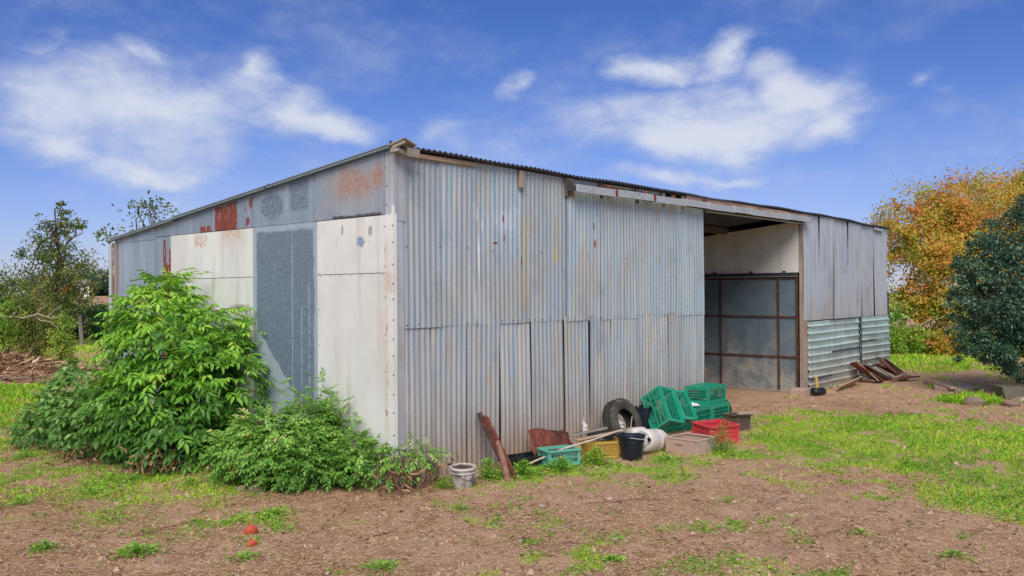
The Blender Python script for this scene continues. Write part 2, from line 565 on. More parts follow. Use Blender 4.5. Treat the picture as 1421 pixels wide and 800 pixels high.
def m_cream(name, feats=()):
    g = new_mat(name)
    co = g.obj()
    x, t, z = g.sep(co)
    b = g.noise(co, 1.3, 5, .6)
    st = g.noise(g.scale(co, (7, 7, .5)), 1.0, 5, .65)
    nf = g.noise(co, 24, 5, .7)
    nz = g.noise(co, 7, 5, .65)
    col = g.mix(g.step(b, .35, .68), lin('#d6d6cd'), lin('#e6e6de'))
    col = g.mix(g.m('MULTIPLY', g.step(st, .50, .70), .5), col, lin('#c6baa9'))
    col = g.mix(g.m('MULTIPLY', g.step(nf, .69, .74), .5), col, lin('#9d9186'))
    col = g.mix(g.m('MULTIPLY', g.step(z, .55, .0), .4), col, lin('#a89a85'))
    for kind, a in feats:
        if kind == 'orange':
            k = g.box(t, z, *a, .16, st, .3)
            col = g.mix(g.m('MULTIPLY', k, .5), col, lin('#cf9f6e'))
            col = g.mix(g.m('MULTIPLY', g.m('MULTIPLY', k, g.step(nf, .50, .62)), .7), col, lin('#a96a3a'))
        elif kind == 'flake':
            col = g.mix(g.ell(t, z, *a, .08, g.noise(co, 13, 4, .6), 3.2), col, lin('#8ba0b2'))
        elif kind == 'scuff':
            col = g.mix(g.m('MULTIPLY', g.ell(t, z, *a, .3, nf, 2.5), .7), col, lin('#8b8680'))
        elif kind == 'rust':
            k = g.box(t, z, *a, .03, nf, .14)
            col = g.mix(g.m('MULTIPLY', k, .35), col, lin('#cda37c'))
            col = g.mix(g.m('MULTIPLY', g.m('MULTIPLY', k, g.step(g.noise(g.scale(co, (30, 30, 12)), 1.0, 5, .7), .56, .62)), .9), col, lin('#8d4c28'))
    g.put('Base Color', col)
    g.put('Roughness', .62)
    bump(g, g.m('ADD', nf, g.m('MULTIPLY', b, 3.0)), .10, .004)
    return g.mat


def m_leaf(name, stops, trans=.30, rough=.55, sat=1.0):
    """leaf colour picked by the per-leaf tint attribute"""
    g = new_mat(name)
    tn = g.n('ShaderNodeAttribute', out=2, attribute_name='tint')
    rd = g.n('ShaderNodeObjectInfo', out=5)
    f = g.m('ADD', tn, g.m('MULTIPLY', g.m('SUBTRACT', rd, .5), .12), clamp=True)
    rp = g.t.nodes.new('ShaderNodeValToRGB')
    g.t.links.new(f, rp.inputs[0])
    e = rp.color_ramp.elements
    e[0].position, e[0].color = stops[0][0], lin(stops[0][1])
    e[1].position, e[1].color = stops[-1][0], lin(stops[-1][1])
    for p, c in stops[1:-1]:
        q = e.new(p)
        q.color = lin(c)
    col = rp.outputs[0]
    g.put('Base Color', col)
    g.put('Roughness', rough)
    g.put('Specular IOR Level', .35)
    tr = g.n('ShaderNodeBsdfTranslucent', {'Color': g.mix(.35, col, (.55, .75, .06, 1), 'MIX') if trans > .2 else col})
    sh = g.n('ShaderNodeMixShader', {0: trans, 1: g.b.outputs[0], 2: tr})
    g.t.links.new(sh, g.out.inputs[0])
    return g.mat


def m_ground():
    g = new_mat('soil')
    co = g.obj()
    gr = g.n('ShaderNodeAttribute', out=2, attribute_name='green')
    dry = g.n('ShaderNodeAttribute', out=2, attribute_name='dry')
    a = g.noise(co, .55, 5, .6)
    b = g.noise(co, 3.5, 6, .68)
    c = g.noise(co, 24, 5, .72)
    f = g.noise(co, 90, 3, .7)
    fib = g.noise(g.v('ADD', g.scale(co, (60, 9, 20)), g.scale(g.n('ShaderNodeTexNoise', {'Vector': co, 'Scale': 2.0}, out=1), (14, 14, 14))), 1.0, 4, .7)
    col = g.mix(g.step(b, .30, .70), lin('#ba9270'), lin('#deb694'))
    col = g.mix(g.m('MULTIPLY', g.step(a, .40, .64), .6), col, lin('#d4ad8c'))
    col = g.mix(g.m('MULTIPLY', g.step(c, .54, .70), .55), col, lin('#876650'))
    col = g.mix(g.m('MULTIPLY', g.step(f, .56, .70), .6), col, lin('#e2c6ac'))
    damp = g.noise(g.v('ADD', co, (7, 3, 0)), .8, 5, .6)
    col = g.mix(g.m('MULTIPLY', g.step(g.m('ADD', damp, g.m('MULTIPLY', g.m('SUBTRACT', b, .5), .25)), .54, .64), .40), col, lin('#a07c5c'))
    straw = g.m('MULTIPLY', g.m('MULTIPLY', g.step(fib, .52, .66), dry), .75)
    col = g.mix(straw, col, lin('#d2ac88'))
    gc = g.mix(g.step(b, .35, .65), lin('#8cb034'), lin('#b6c846'))
    col = g.mix(g.m('MULTIPLY', g.step(g.m('ADD', gr, g.m('MULTIPLY', g.m('SUBTRACT', c, .5), .6)), .30, .75), .8), col, gc)
    g.put('Base Color', col)
    g.put('Roughness', .95)
    g.put('Specular IOR Level', .15)
    bump(g, g.m('ADD', g.m('ADD', g.m('MULTIPLY', b, 1.2), c), g.m('MULTIPLY', f, .6)), .9, .05)
    return g.mat


M = {}
M['galv_up'] = m_galv('galvanised_upper', '#9eb0bb', '#b2b9b8', '#8c9aa4', low=.25, marks=True, val=.09)
M['galv_low'] = m_galv('galvanised_lower', '#a2aeb6', '#b7b5ae', '#939b9f', low=1.0, val=.10)
M['galv_flat'] = m_galv('galvanised_flat', '#b2bec7', '#bfc4c6', '#a2aeb8', low=.45, val=.07, lowz=.95)
M['teal_tin'] = m_galv('pale_teal_painted_tin', '#a4c1bf', '#b5ccc7', '#8faeaf', low=.8, val=.05, metal=.1)
M['roof'] = m_plain('roof_sheet', '#4c515a', .7, .2, 3, '#6b6a66')
M['roof_old'] = m_plain('old_sheet_back', '#5b6470', .7, .2, 1.5, '#7a6a5a')
M['flash'] = m_plain('barge_flashing', '#8d9a9d', .5, .12, 2.5, '#6d7474', .3, metal=.2)
M['track'] = m_plain('galvanised_track', '#b4b9ba', .45, .08, 3, '#8d8a84', .3, metal=.25)
M['rust'] = m_plain('rusty_steel', '#6a3527', .85, .3, 9, '#8d5a40', .6, .5)
M['rust_dark'] = m_plain('dark_rusty_steel', '#4d3029', .8, .3, 7, '#79513f', .5, .5)
M['dark'] = m_plain('dark_steel', '#3a4148', .6, .2, 6, '#5a4c44', .3)
M['wood_tan'] = m_wood('tan_timber', '#a48670', '#bfa48c', 0)
M['wood_tan_v'] = m_wood('tan_timber_upright', '#8a7666', '#ab9888', 2)
M['wood_grey'] = m_wood('grey_timber', '#7d766b', '#a09889', 0)
M['wood_dark'] = m_wood('dark_timber', '#4c4038', '#6d5e52', 2)
M['bark'] = m_wood('bark', '#4a3f35', '#6b5d4f', 2, 8)
M['bark_pale'] = m_wood('pale_dead_wood', '#8e8272', '#b3a793', 2, 8)
M['stalk'] = m_wood('dead_stalk', '#6f4a38', '#9a7358', 2, 8)
M['green_stem'] = m_plain('green_stem', '#5c7038', .6, .2, 8)
M['nail'] = m_plain('nail_head', '#3c3c3e', .6, .2, 8)
M['soil'] = m_ground()


# ------------------------------------------------------------------ ground
def axis(lo, hi, st, far_lo, far_hi):
    a = list(np.arange(lo, hi, st))
    s, p = st, hi
    while p < far_hi:
        a.append(p)
        s *= 1.13
        p += s
    a.append(far_hi)
    s, p, pre = st, lo, []
    while p > far_lo:
        s *= 1.13
        p -= s
        pre.append(max(p, far_lo))
    return np.array(pre[::-1] + a)


gx = axis(-5.5, 13.0, .075, -700, 900)
gy = axis(-6.5, 9.0, .075, -700, 900)
X, Y = np.meshgrid(gx, gy)
Z = gh(X, Y)
# crumbly tilth close to the barn
cr = sst(np.hypot(X - 2, Y), 16, 9)
Z = Z + ((vn(X * 9, Y * 9, 51) - .5) * .034 + (vn(X * 13.3, Y * 13.3, 52) - .5) * .02) * cr * sst(np.maximum(-X, -Y), -.1, .3)
nx, ny = len(gx), len(gy)
me = bpy.data.meshes.new('ground')
idx = np.arange(nx * ny).reshape(ny, nx)
quads = np.stack([idx[:-1, :-1], idx[:-1, 1:], idx[1:, 1:], idx[1:, :-1]], -1).reshape(-1, 4)
me.vertices.add(nx * ny)
me.vertices.foreach_set('co', np.stack([X, Y, Z], -1).ravel())
me.loops.add(quads.size)
me.loops.foreach_set('vertex_index', quads.ravel().astype(np.int32))
me.polygons.add(len(quads))
me.polygons.foreach_set('loop_start', np.arange(0, quads.size, 4, dtype=np.int32))
me.update(calc_edges=True)
me.polygons.foreach_set('use_smooth', np.ones(len(quads), bool))
at = me.attributes.new('green', 'FLOAT', 'POINT')
far = np.hypot(X, Y)
gv = np.where(far > 60, np.clip(.75 + (fbm(X * .02, Y * .02, 77, 3) - .5) * 1.5, 0, 1), green(X, Y))
at.data.foreach_set('value', gv.ravel().astype(np.float32))


def dryness(x, y):
    d = sst(fbm(x * .45 + 4, y * .45, 12, 3), .35, .6)
    left = sst(np.asarray(x) * .75 - np.asarray(y) * .65, 1.2, -1.2)
    return np.clip(.30 + .3 * d + .75 * left, 0, 1)


at = me.attributes.new('dry', 'FLOAT', 'POINT')
at.data.foreach_set('value', dryness(X, Y).ravel().astype(np.float32))
ground = link('ground', me, M['soil'])
tag(ground, 'bare brown soil with dry straw and patches of green', None, None, 'structure')

# ------------------------------------------------------------------ the barn
barn = empty('barn', (0, 0, 0))
tag(barn, 'long low farm shed clad in weathered galvanised sheets', 'barn')
ROOFZ = 3.315


def rz(x):
    return .035 * math.exp(-((x - 10.2) / 2.6) ** 2) + .006 * math.sin(x * 1.7) - .012 * math.exp(-((x - 13.2) / 1.0) ** 2)


def corr(x0, x1, z0, z1, y, amp=.0058, pitch=.076, seg=8, rows=3, bulge=.006, seed=0, top=None):
    """a vertically corrugated sheet standing in the plane y"""
    rr = random.Random(seed)
    n = max(2, int(round((x1 - x0) / pitch * seg)))
    mb = MB()
    ph, lean = rr.uniform(0, 6), rr.uniform(-.004, .004)
    vs, fs = [], []
    for r in range(rows + 1):
        for i in range(n + 1):
            x = x0 + (x1 - x0) * i / n
            zt = z1 if top is None else top(x)
            f = r / rows
            z = z0 + (zt - z0) * f
            w = amp * math.cos(2 * math.pi * x / pitch)
            b = bulge * math.sin(ph + f * 3 + (x - x0) * 1.5)
            vs.append((x + lean * (f - .5), y - w + b, z))
    for r in range(rows):
        for i in range(n):
            a = r * (n + 1) + i
            fs.append((a, a + 1, a + n + 2, a + n + 1))
    mb.add(vs, fs)
    return mb


rs = random.Random(3)
# --- front wall, fixed part
up = [0.10, .62, 1.129, 1.95, 2.37, 2.73]
for i in range(len(up) - 1):
    o = corr(up[i] - (.02 if i else 0), up[i + 1] + .02, 1.545 + rs.uniform(-.012, .012), ROOFZ, -.006 - .003 * (i % 2), seed=i, top=lambda x: ROOFZ - .02 + rz(x)).build('corrugated_sheet', M['galv_up'], barn, True, angle=80)
lo = [0.02, .476, 1.006, 1.526, 2.08, 2.71]
for i in range(len(lo) - 1):
    corr(lo[i] + .008, lo[i + 1] - .009, -.12, 1.60, .001 + .003 * (i % 2), seed=30 + i, bulge=.010).build('corrugated_sheet', M['galv_low'], barn, True, angle=80)
# strip of sheeting above the sliding door
ab = [2.73, 3.42, 4.25, 5.0]
for i in range(3):
    corr(ab[i], ab[i + 1] + .01, 2.95, ROOFZ, .004 + .006 * (i % 2), seed=60 + i, top=lambda x: ROOFZ - .02 + rz(x)).build('corrugated_sheet', M['galv_up'], barn, True, angle=80)
# folded corner strip
MB().box((.052, -.014, 2.95), (.13, .012, .70)).build('corner_strip', M['galv_flat'], barn)
MB().box((.052, -.010, 1.30), (.10, .010, 2.60)).build('corner_strip', M['galv_flat'], barn)

# --- sliding door, pushed back over the wall
door = empty('sliding_door')
door.parent = barn
dup_ = [2.735, 3.44, 4.28, 5.34, 5.82, 6.19]
for i in range(5):
    corr(dup_[i] - .01, dup_[i + 1] + (.015 if i < 4 else 0), 1.545 + rs.uniform(-.01, .01), 3.145, -.034 - .003 * (i % 2), seed=80 + i).build('corrugated_sheet', M['galv_up'], door, True, angle=80)
dlo = [2.69, 3.19, 3.67, 4.2, 5.11, 5.58, 6.185]
for i in range(6):
    corr(dlo[i] + .008, dlo[i + 1] - .009, -.10 + rs.uniform(-.01, .02), 1.60, -.027 + .003 * (i % 2), seed=95 + i, bulge=.010).build('corrugated_sheet', M['galv_low'], door, True, angle=80)
for z in (.12, 1.55, 3.06):
    MB().box((4.46, .012, z), (3.42, .03, .07)).build('door_rail', M['wood_grey'], door)
for x in (2.78, 6.155):
    MB().box((x, .012, 1.58), (.05, .036, 3.08)).build('door_stile', M['wood_grey'], door)

# --- door track with joint straps and hanging brackets
def tz(x):
    return 3.165 + (x - 2.76) * .0062


tr = MB()
xs = [2.77, 3.62, 4.55, 5.42, 6.10, 6.95, 7.55, 9.05, 10.08]
for i in range(len(xs) - 1):
    a, b = xs[i], xs[i + 1]
    dz = (.004 if i % 2 else -.004)
    mb = MB()
    mb.bar((a, -.135, tz(a) + dz), (b - .006, -.135, tz(b) + dz), .075, .082)
    mb.bar((a, -.172, tz(a) - .046 + dz), (b - .006, -.172, tz(b) - .046 + dz), .012, .02)
    mb.build('track_section', M['track'], barn, bevel=.006)
for x in (3.62, 4.55, 5.42, 6.10, 6.95, 7.55, 9.05):
    mat = M['rust'] if x < 5 else M['track']
    MB().box((x, -.135, tz(x)), (.055 if x < 5 else .045, .088, .102)).build('track_bracket', mat, barn, bevel=.004)
MB().box((2.765, -.13, tz(2.77)), (.012, .055, .06)).box((2.74, -.10, tz(2.77) + .02), (.06, .05, .13)).build('track_end_cap', M['dark'], barn)
MB().box((10.09, -.135, tz(10.08)), (.014, .07, .08)).build('track_end_cap', M['rust_dark'], barn)
MB().bar((6.2, -.06, 3.112), (10.05, -.06, 3.136), .03, .018).build('track_support', M['track'], barn)
# timber behind and above the track
def stick(name, x0, x1, z0, z1, y, d, mat):
    return MB().bar((x0, y, (z0 + z1) / 2), (x1, y, (z0 + z1) / 2 + rz(x1) - rz(x0)), d, z1 - z0, (0, 1, 0)) if False else MB().box(((x0 + x1) / 2, y, (z0 + z1) / 2), (x1 - x0, d, z1 - z0)).build(name, mat, barn, bevel=.004)


stick('fascia_board', 5.62, 10.10, 3.20, 3.315, -.045, .04, M['wood_tan'])
stick('fascia_board', .16, 1.12, 3.245, 3.292, -.035, .02, M['wood_tan'])
stick('fascia_board', 3.50, 4.15, 3.265, 3.285, -.03, .02, M['wood_tan'])
stick('timber_block', 1.835, 1.915, 3.085, 3.285, -.045, .03, M['wood_tan_v'])
stick('timber_block', 2.70, 2.765, 3.05, 3.29, -.05, .03, M['wood_dark'])
stick('timber_block', 2.77, 2.86, 3.06, 3.285, -.042, .03, M['wood_tan_v'])
for x in (3.46, 4.30, 4.98, 5.52):
    stick('timber_block', x - .025, x + .025, 3.10, 3.29, -.045, .035, M['wood_tan_v'] if x > 4.4 else M['wood_dark'])
for x in (3.50, 4.40, 5.12):
    MB().box((x + .04, -.10, tz(x) + .065), (.05, .06, .05)).build('track_bracket', M['rust'], barn, bevel=.004)
MB().box((6.12, -.085, 3.262), (.05, .05, .045)).lathe([(.0, 0), (.02, 0)], 6).build('track_bracket', M['rust_dark'], barn)

# --- right part of the front
stick('door_post', 9.915, 9.985, -.15, 3.12, .0, .05, M['wood_tan_v'])
stick('door_post', 9.985, 10.10, -.15, 1.36, -.025, .06, M['wood_tan_v'])
stick('door_post', 6.02, 6.14, -.1, 3.1, .06, .11, M['wood_tan_v'])
rx = [9.955, 10.76, 11.5, 12.3, 13.1, 13.88, 14.8]
for i in range(6):
    mb = corr(rx[i] + .014, rx[i + 1] - .014, 1.33 + .01 * rs.random(), 3.28, -.030 - .006 * (i % 2), amp=.0022, pitch=.19, seg=6, seed=120 + i, bulge=.012, top=lambda x: ROOFZ - .015 + rz(x))
    mb.build('wall_sheet', M['galv_flat'], barn, True, angle=80)
MB().box((12.4, .02, 2.33), (4.76, .03, 1.90)).build('backing_board', M['wood_dark'], barn)
MB().box((14.35, -.052, 1.57), (.68, .008, .45)).build('wall_sheet', M['galv_flat'], barn)
MB().box((14.79, -.03, 1.55), (.04, .05, .62)).build('corner_strip', M['dark'], barn)
MB().box((14.1, -.075, 3.245), (.55, .03, .05), Matrix.Rotation(R_(2), 3, 'Y')).build('eave_flashing', M['track'], barn)


def trap_sheet(x0, x1, z0, z1, y, pitch=.138, seed=0):
    """sheet with sharp horizontal ridges, lying on its side"""
    rr = random.Random(seed)
    prof = [(0, .0), (.42, .006), (.70, .030), (.80, .034), (.93, .004)]
    zs = []
    k = int((z1 - z0) / pitch) + 1
    for i in range(k):
        for (f, d) in prof:
            z = z0 + (i + f) * pitch
            if z <= z1:
                zs.append((z, d))
    nx_ = 14
    vs, fs = [], []
    for (z, d) in zs:
        for j in range(nx_ + 1):
            x = x0 + (x1 - x0) * j / nx_
            wob = .006 * math.sin(x * 2.1 + z * 5 + seed) + .004 * math.sin(x * 6 + z * 17)
            vs.append((x + rr.uniform(-.002, .002), y - d + wob, z + .006 * math.sin(x * 1.3 + seed + z * 3)))
    for i in range(len(zs) - 1):
        for j in range(nx_):
            a = i * (nx_ + 1) + j
            fs.append((a, a + 1, a + nx_ + 2, a + nx_ + 1))
    return MB().add(vs, fs)


trap_sheet(10.13, 12.90, -.12, 1.335, -.03, seed=1).build('ridged_sheet', M['teal_tin'], barn, True, angle=25)
trap_sheet(12.90, 14.80, -.10, 1.345, -.052, seed=2).build('ridged_sheet', M['teal_tin'], barn, True, angle=25)
for (a, b, z) in ((11.2, 12.6, 1.325), (10.14, 11.25, .24), (11.25, 12.85, .70), (12.95, 14.7, .83), (10.14, 11.2, -.01)):
    MB().bar((a, -.078, z), (b, -.078, z + .004), .010, .032).build('slipped_batten', M['dark'], barn)
MB().box((12.89, -.085, .66), (.02, .02, 1.36)).build('sheet_edge', M['dark'], barn)
MB().box((14.81, 3.0, 1.6), (.03, 6.0, 3.3)).build('rear_wall', M['roof_old'], barn)
MB().poly([(0, 6.02, -.1), (14.8, 6.02, -.1), (14.8, 6.02, 2.66), (0, 6.02, 2.66)], .03, (0, 1, 0)).build('rear_wall', M['roof_old'], barn)

# --- roof: one pitch falling to the back
def roof_mesh(x0, x1):
    n = int(round((x1 - x0) / .076 * 8))
    vs, fs = [], []
    for r, (y, z) in enumerate(((-.10, ROOFZ + .012), (6.12, ROOFZ + .012 - 6.22 * .1035))):
        for lay in (0, 1):
            for i in range(n + 1):
                x = x0 + (x1 - x0) * i / n
                vs.append((x, y + .006 * math.sin(x * 5.1), z + rz(x) * (1 - r) + .011 * math.cos(2 * math.pi * x / .076) + .005 * math.sin(x * 3.7) - .007 * lay))
    m = n + 1
    for i in range(n):
        fs += [(i, i + 1, i + 1 + 2 * m, i + 2 * m), (i + m, i + 3 * m, i + 1 + 3 * m, i + 1 + m), (i, i + m, i + 1 + m, i + 1)]
    return MB().add(vs, fs)


rxs = [.02] + [.92 * k + .02 for k in range(1, 16)] + [14.86]
for i in range(len(rxs) - 1):
    roof_mesh(rxs[i], rxs[i + 1] - .001).build('roof_sheet', M['roof'], barn, True, angle=80)
for y in (.075, 1.5, 3.0, 4.5, 5.9):
    MB().box((7.4, y, ROOFZ - .085 - y * .1035), (14.7, .07, .12)).build('purlin', M['wood_dark'], barn)
for x in (4.9,):
    MB().bar((x, .2, ROOFZ - .24), (x, 5.95, ROOFZ - .24 - .6), .08, .14).build('rafter', M['roof'], barn)

# --- barge flashing along the end wall
def barge_z(t):
    return ROOFZ + .03 - .1035 * t


for (a, b) in ((-.02, 2.1), (2.1, 4.3), (4.3, 6.14)):
    d = .012 if a > 4 else 0
    MB().bar((-.045, a, barge_z(a) - .026 - d), (-.045, b + .03, barge_z(b + .03) - .026 - d), .014, .066, (1, 0, 0)).bar((.03, a, barge_z(a) + .010 - d), (.03, b + .03, barge_z(b + .03) + .010 - d), .15, .012, (0, 0, 1)).build('barge_flashing', M['flash'], barn)
nail = bpy.data.meshes.new('nail')
mb = MB().lathe([(.0, .004), (.007, .003), (.009, 0)], 6)
nail = mb.mesh('nail')
nail.materials.append(M['nail'])
RX = Matrix.Rotation(R_(-90), 4, 'Y')


def nail_end(t, z, x, s=1.0):
    link('nail', nail, None, barn, Matrix.Translation((x, t, z)) @ RX @ Matrix.Scale(s, 4))


for k in range(22):
    t = .12 + k * .27
    nail_end(t, barge_z(t) - .028, -.0525, 1.2)

# --- end wall sheets
def panel(name, t0, t1, z0, z1, mat, x=-.012, th=.012, slope=False):
    zt = (lambda t: barge_z(t) - .045) if slope else (lambda t: z1)
    pts = [(x, t0, z0), (x, t1, z0), (x, t1, max(zt(t1), z0 + .01)), (x, t0, zt(t0))]
    return MB().poly(pts, th, (1, 0, 0)).build(name, mat, barn)


MB().box((.03, 3.0, 1.3), (.03, 5.96, 2.74)).build('backing_board', M['wood_dark'], barn)
panel('end_sheet', .125, 1.265, 2.672, 0, m_end_grey('end_sheet_rusting', [('pale', (.15, 1.2, 2.7, 3.2)), ('orange', (.62, 3.02, .30, .15)), ('orange', (.22, 3.07, .09, .12)), ('torn', (.18, .95, 2.66, 2.695))]), -.020, .012, True)
panel('end_sheet', 1.268, 2.472, 2.672, 0, m_end_grey('end_sheet_mottled', [('mott', (2.08, 2.885, .23, .145)), ('mottbox', (1.40, 1.73, 2.82, 3.15)), ('drip', (1.78, 2.75, 3.12))]), -.012, .012, True)
RED = [('red', (2.80, 3.30, 2.60, 3.04)), ('red', (3.40, 3.66, 2.60, 2.75)), ('red', (2.53, 2.62, 2.70, 2.79)), ('red', (2.50, 2.53, 2.90, 3.02)), ('red', (2.60, 2.64, 2.86, 2.96))]
panel('end_sheet', 2.475, 3.655, 2.672, 0, m_end_grey('end_sheet_red_primer', RED), -.018, .012, True)['label'] = 'grey sheet with flaking red primer'
GR = m_end_grey('end_sheet_grey', [])
panel('end_sheet', 3.66, 4.825, 2.672, 0, GR, -.012, .012, True)
panel('end_sheet', 4.83, 6.0, 2.640, 0, GR, -.018, .012, True)
panel('end_sheet', -.002, .122, 2.668, 0, M['galv_flat'], -.014, .012, True)
panel('end_sheet', 1.236, 2.470, -.1, 2.668, m_end_grey('end_sheet_large_patch', [('big', None), ('drip', (1.70, .3, 2.66)), ('drip', (1.53, .3, 1.75)), ('drip', (1.39, .3, 2.1))]), -.010)
panel('end_sheet', 4.395, 4.835, -.1, 2.664, m_end_grey('end_sheet_red_strip', [('red', (4.37, 4.64, .2, 2.30)), ('red', (4.55, 4.62, 2.1, 2.62)), ('red', (4.42, 4.46, 2.2, 2.5))]), -.010)['label'] = 'grey sheet with a red primer strip'
panel('end_sheet', 4.845, 5.93, -.1, 2.655, m_end_grey('end_sheet_dull', []), -.012)
CR = m_cream('cream_panel_paint', [('orange', (2.75, 3.1, 2.58, 2.72)), ('flake', (.49, 2.41, .085, .05)), ('scuff', (2.75, 1.72, .22, .05)), ('scuff', (.35, 2.52, .03, .06)), ('scuff', (.8, 2.55, .02, .05)), ('rust', (.0, .06, 1.85, 2.2)), ('rust', (3.5, 3.8, 2.5, 2.64))])
panel('cream_panel', .126, 1.228, 2.095, 2.664, CR, -.020)
panel('cream_panel', .126, 1.228, -.1, 2.088, CR, -.018)
panel('cream_panel', 2.478, 3.62, 2.095, 2.664, CR, -.016)
panel('cream_panel', 3.628, 4.388, 2.10, 2.664, CR, -.022)
panel('cream_panel', 2.478, 3.62, -.1, 2.088, CR, -.018)
panel('cream_panel', 3.628, 4.388, -.1, 2.093, CR, -.016)
TRM = m_cream('cream_trim_paint', [('rust', (.0, .10, 1.90, 2.10)), ('rust', (.085, .115, .3, 2.4))])
panel('corner_trim', -.012, .122, -.1, 2.665, TRM, -.030, .014)
MB().box((-.022, -.002, 2.705), (.014, .03, .085)).build('corner_trim', TRM, barn)
MB().box((-.010, -.0235, 1.29), (.026, .008, 2.75)).build('corner_trim', TRM, barn)
for k in range(14):
    nail_end(-.004, .15 + k * .185 + rs.uniform(-.02, .02), -.030, 1.1)
    if k % 2:
        nail_end(.112, .2 + k * .18 + rs.uniform(-.04, .04), -.030, .9)
for k in range(7):
    nail_end(1.20, .2 + k * .38, -.020, .8)
    nail_end(.15 + k * .17, 2.075, -.019, .7)
for z in (2.76, 2.95, 3.13):
    nail_end(.10, z, -.014, 1.0)
panel('edge_post', 5.935, 6.03, -.1, 2.64, M['wood_tan_v'], -.035, .05)
MB().tube([(-.06, 6.06, 0), (-.06, 6.06, 2.62)], .028, 8).build('downpipe', M['track'], barn)

def nail_front(x, z, y):
    link('nail', nail, None, barn, Matrix.Translation((x, y, z)) @ Matrix.Rotation(R_(90), 4, 'X'))


for k in range(42):
    x = .15 + k * .143 + rs.uniform(-.03, .03)
    if rs.random() < .8:
        nail_front(x, 1.572 + rs.uniform(-.01, .01), -.017 if x < 2.72 else -.043)
    if k % 3 == 0:
        nail_front(x, 2.36 + rs.uniform(-.02, .02), -.017 if x < 2.72 else -.043)
for k in range(12):
    nail_front(10.1 + k * .4, 1.40 + rs.uniform(-.02, .02), -.048)
    nail_front(10.1 + k * .4, 2.30 + rs.uniform(-.02, .02), -.050)

# broken gutter end on the roof corner
MB().box((.02, -.10, 3.335), (.19, .20, .014), Euler((R_(-16), R_(14), R_(8))).to_matrix()).box((-.055, -.12, 3.335), (.014, .16, .05), Euler((R_(-16), R_(14), R_(8))).to_matrix()).build('gutter_end', M['wood_grey'], barn)
MB().box((.10, -.16, 3.262), (.15, .018, .085), Euler((0, R_(3), R_(-6))).to_matrix()).build('gutter_board', M['wood_grey'], barn)
MB().box((-.04, -.10, 3.262), (.13, .10, .035), Euler((0, R_(10), R_(12))).to_matrix()).build('gutter_board', M['wood_grey'], barn)
MB().box((-.065, -.02, 3.345), (.02, .02, .06)).build('gutter_bracket', M['wood_dark'], barn)

# --- inside, seen through the doorway: a partition with a steel glazed screen
MB().poly([(9.92, .03, 2.24), (9.92, 5.98, 2.24), (9.92, 5.98, 2.60), (9.92, .03, 3.19)], .05, (1, 0, 0)).build('partition_panel', m_cream('partition_paint', [('scuff', (.75, 2.7, .012, .02))]), barn)
scr = empty('glazed_screen', (9.9, 0, 0))
scr.parent = barn


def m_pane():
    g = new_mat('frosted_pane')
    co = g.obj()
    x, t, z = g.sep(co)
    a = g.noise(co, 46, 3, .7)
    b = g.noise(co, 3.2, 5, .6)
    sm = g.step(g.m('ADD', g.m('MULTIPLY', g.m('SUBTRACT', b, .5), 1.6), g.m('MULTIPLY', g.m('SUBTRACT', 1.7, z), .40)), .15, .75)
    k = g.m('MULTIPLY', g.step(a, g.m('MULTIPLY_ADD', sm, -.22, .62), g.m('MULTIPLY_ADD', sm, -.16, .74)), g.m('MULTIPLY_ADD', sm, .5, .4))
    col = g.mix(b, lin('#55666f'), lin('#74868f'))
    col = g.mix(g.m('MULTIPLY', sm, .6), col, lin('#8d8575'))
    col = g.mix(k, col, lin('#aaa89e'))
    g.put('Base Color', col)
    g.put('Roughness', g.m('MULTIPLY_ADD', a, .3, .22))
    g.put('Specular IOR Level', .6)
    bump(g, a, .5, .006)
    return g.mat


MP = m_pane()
ZS = [-.06, .66, 1.41, 2.14]
TS = [.07, .43, 1.62, 2.81, 4.0, 5.2]
for i in range(5):
    for j in range(3):
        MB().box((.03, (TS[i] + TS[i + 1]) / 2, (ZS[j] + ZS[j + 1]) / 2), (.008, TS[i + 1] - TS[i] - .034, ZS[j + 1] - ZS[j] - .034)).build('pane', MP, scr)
for t in TS:
    MB().box((.02, t, 1.04), (.036, .036, 2.24)).build('mullion', M['rust_dark'], scr)
for z in ZS:
    for i in range(5):
        MB().box((.018, (TS[i] + TS[i + 1]) / 2, z), (.030, TS[i + 1] - TS[i] - .038, .034)).build('glazing_bar', M['rust_dark'], scr)
MB().box((-.01, 2.6, 2.205), (.05, 5.1, .035)).build('screen_track', M['dark'], scr)
MB().box((-.005, 2.6, 2.172), (.03, 5.1, .022)).build('screen_track', M['flash'], scr)
for t in (.30, .95, 1.72, 2.6):
    MB().box((-.02, t, 2.245), (.03, .05, .06)).build('roller', M['rust_dark'], scr)
MB().box((9.86, 2.7, -.02), (.22, 5.5, .10)).build('sill', m_plain('worn_concrete', '#9a8878', .9, .2, 6, '#6c5c50', .5, .4), barn)


# ------------------------------------------------------------------ foliage helpers
def unit(a):
    return a / (np.linalg.norm(a, axis=-1, keepdims=True) + 1e-9)


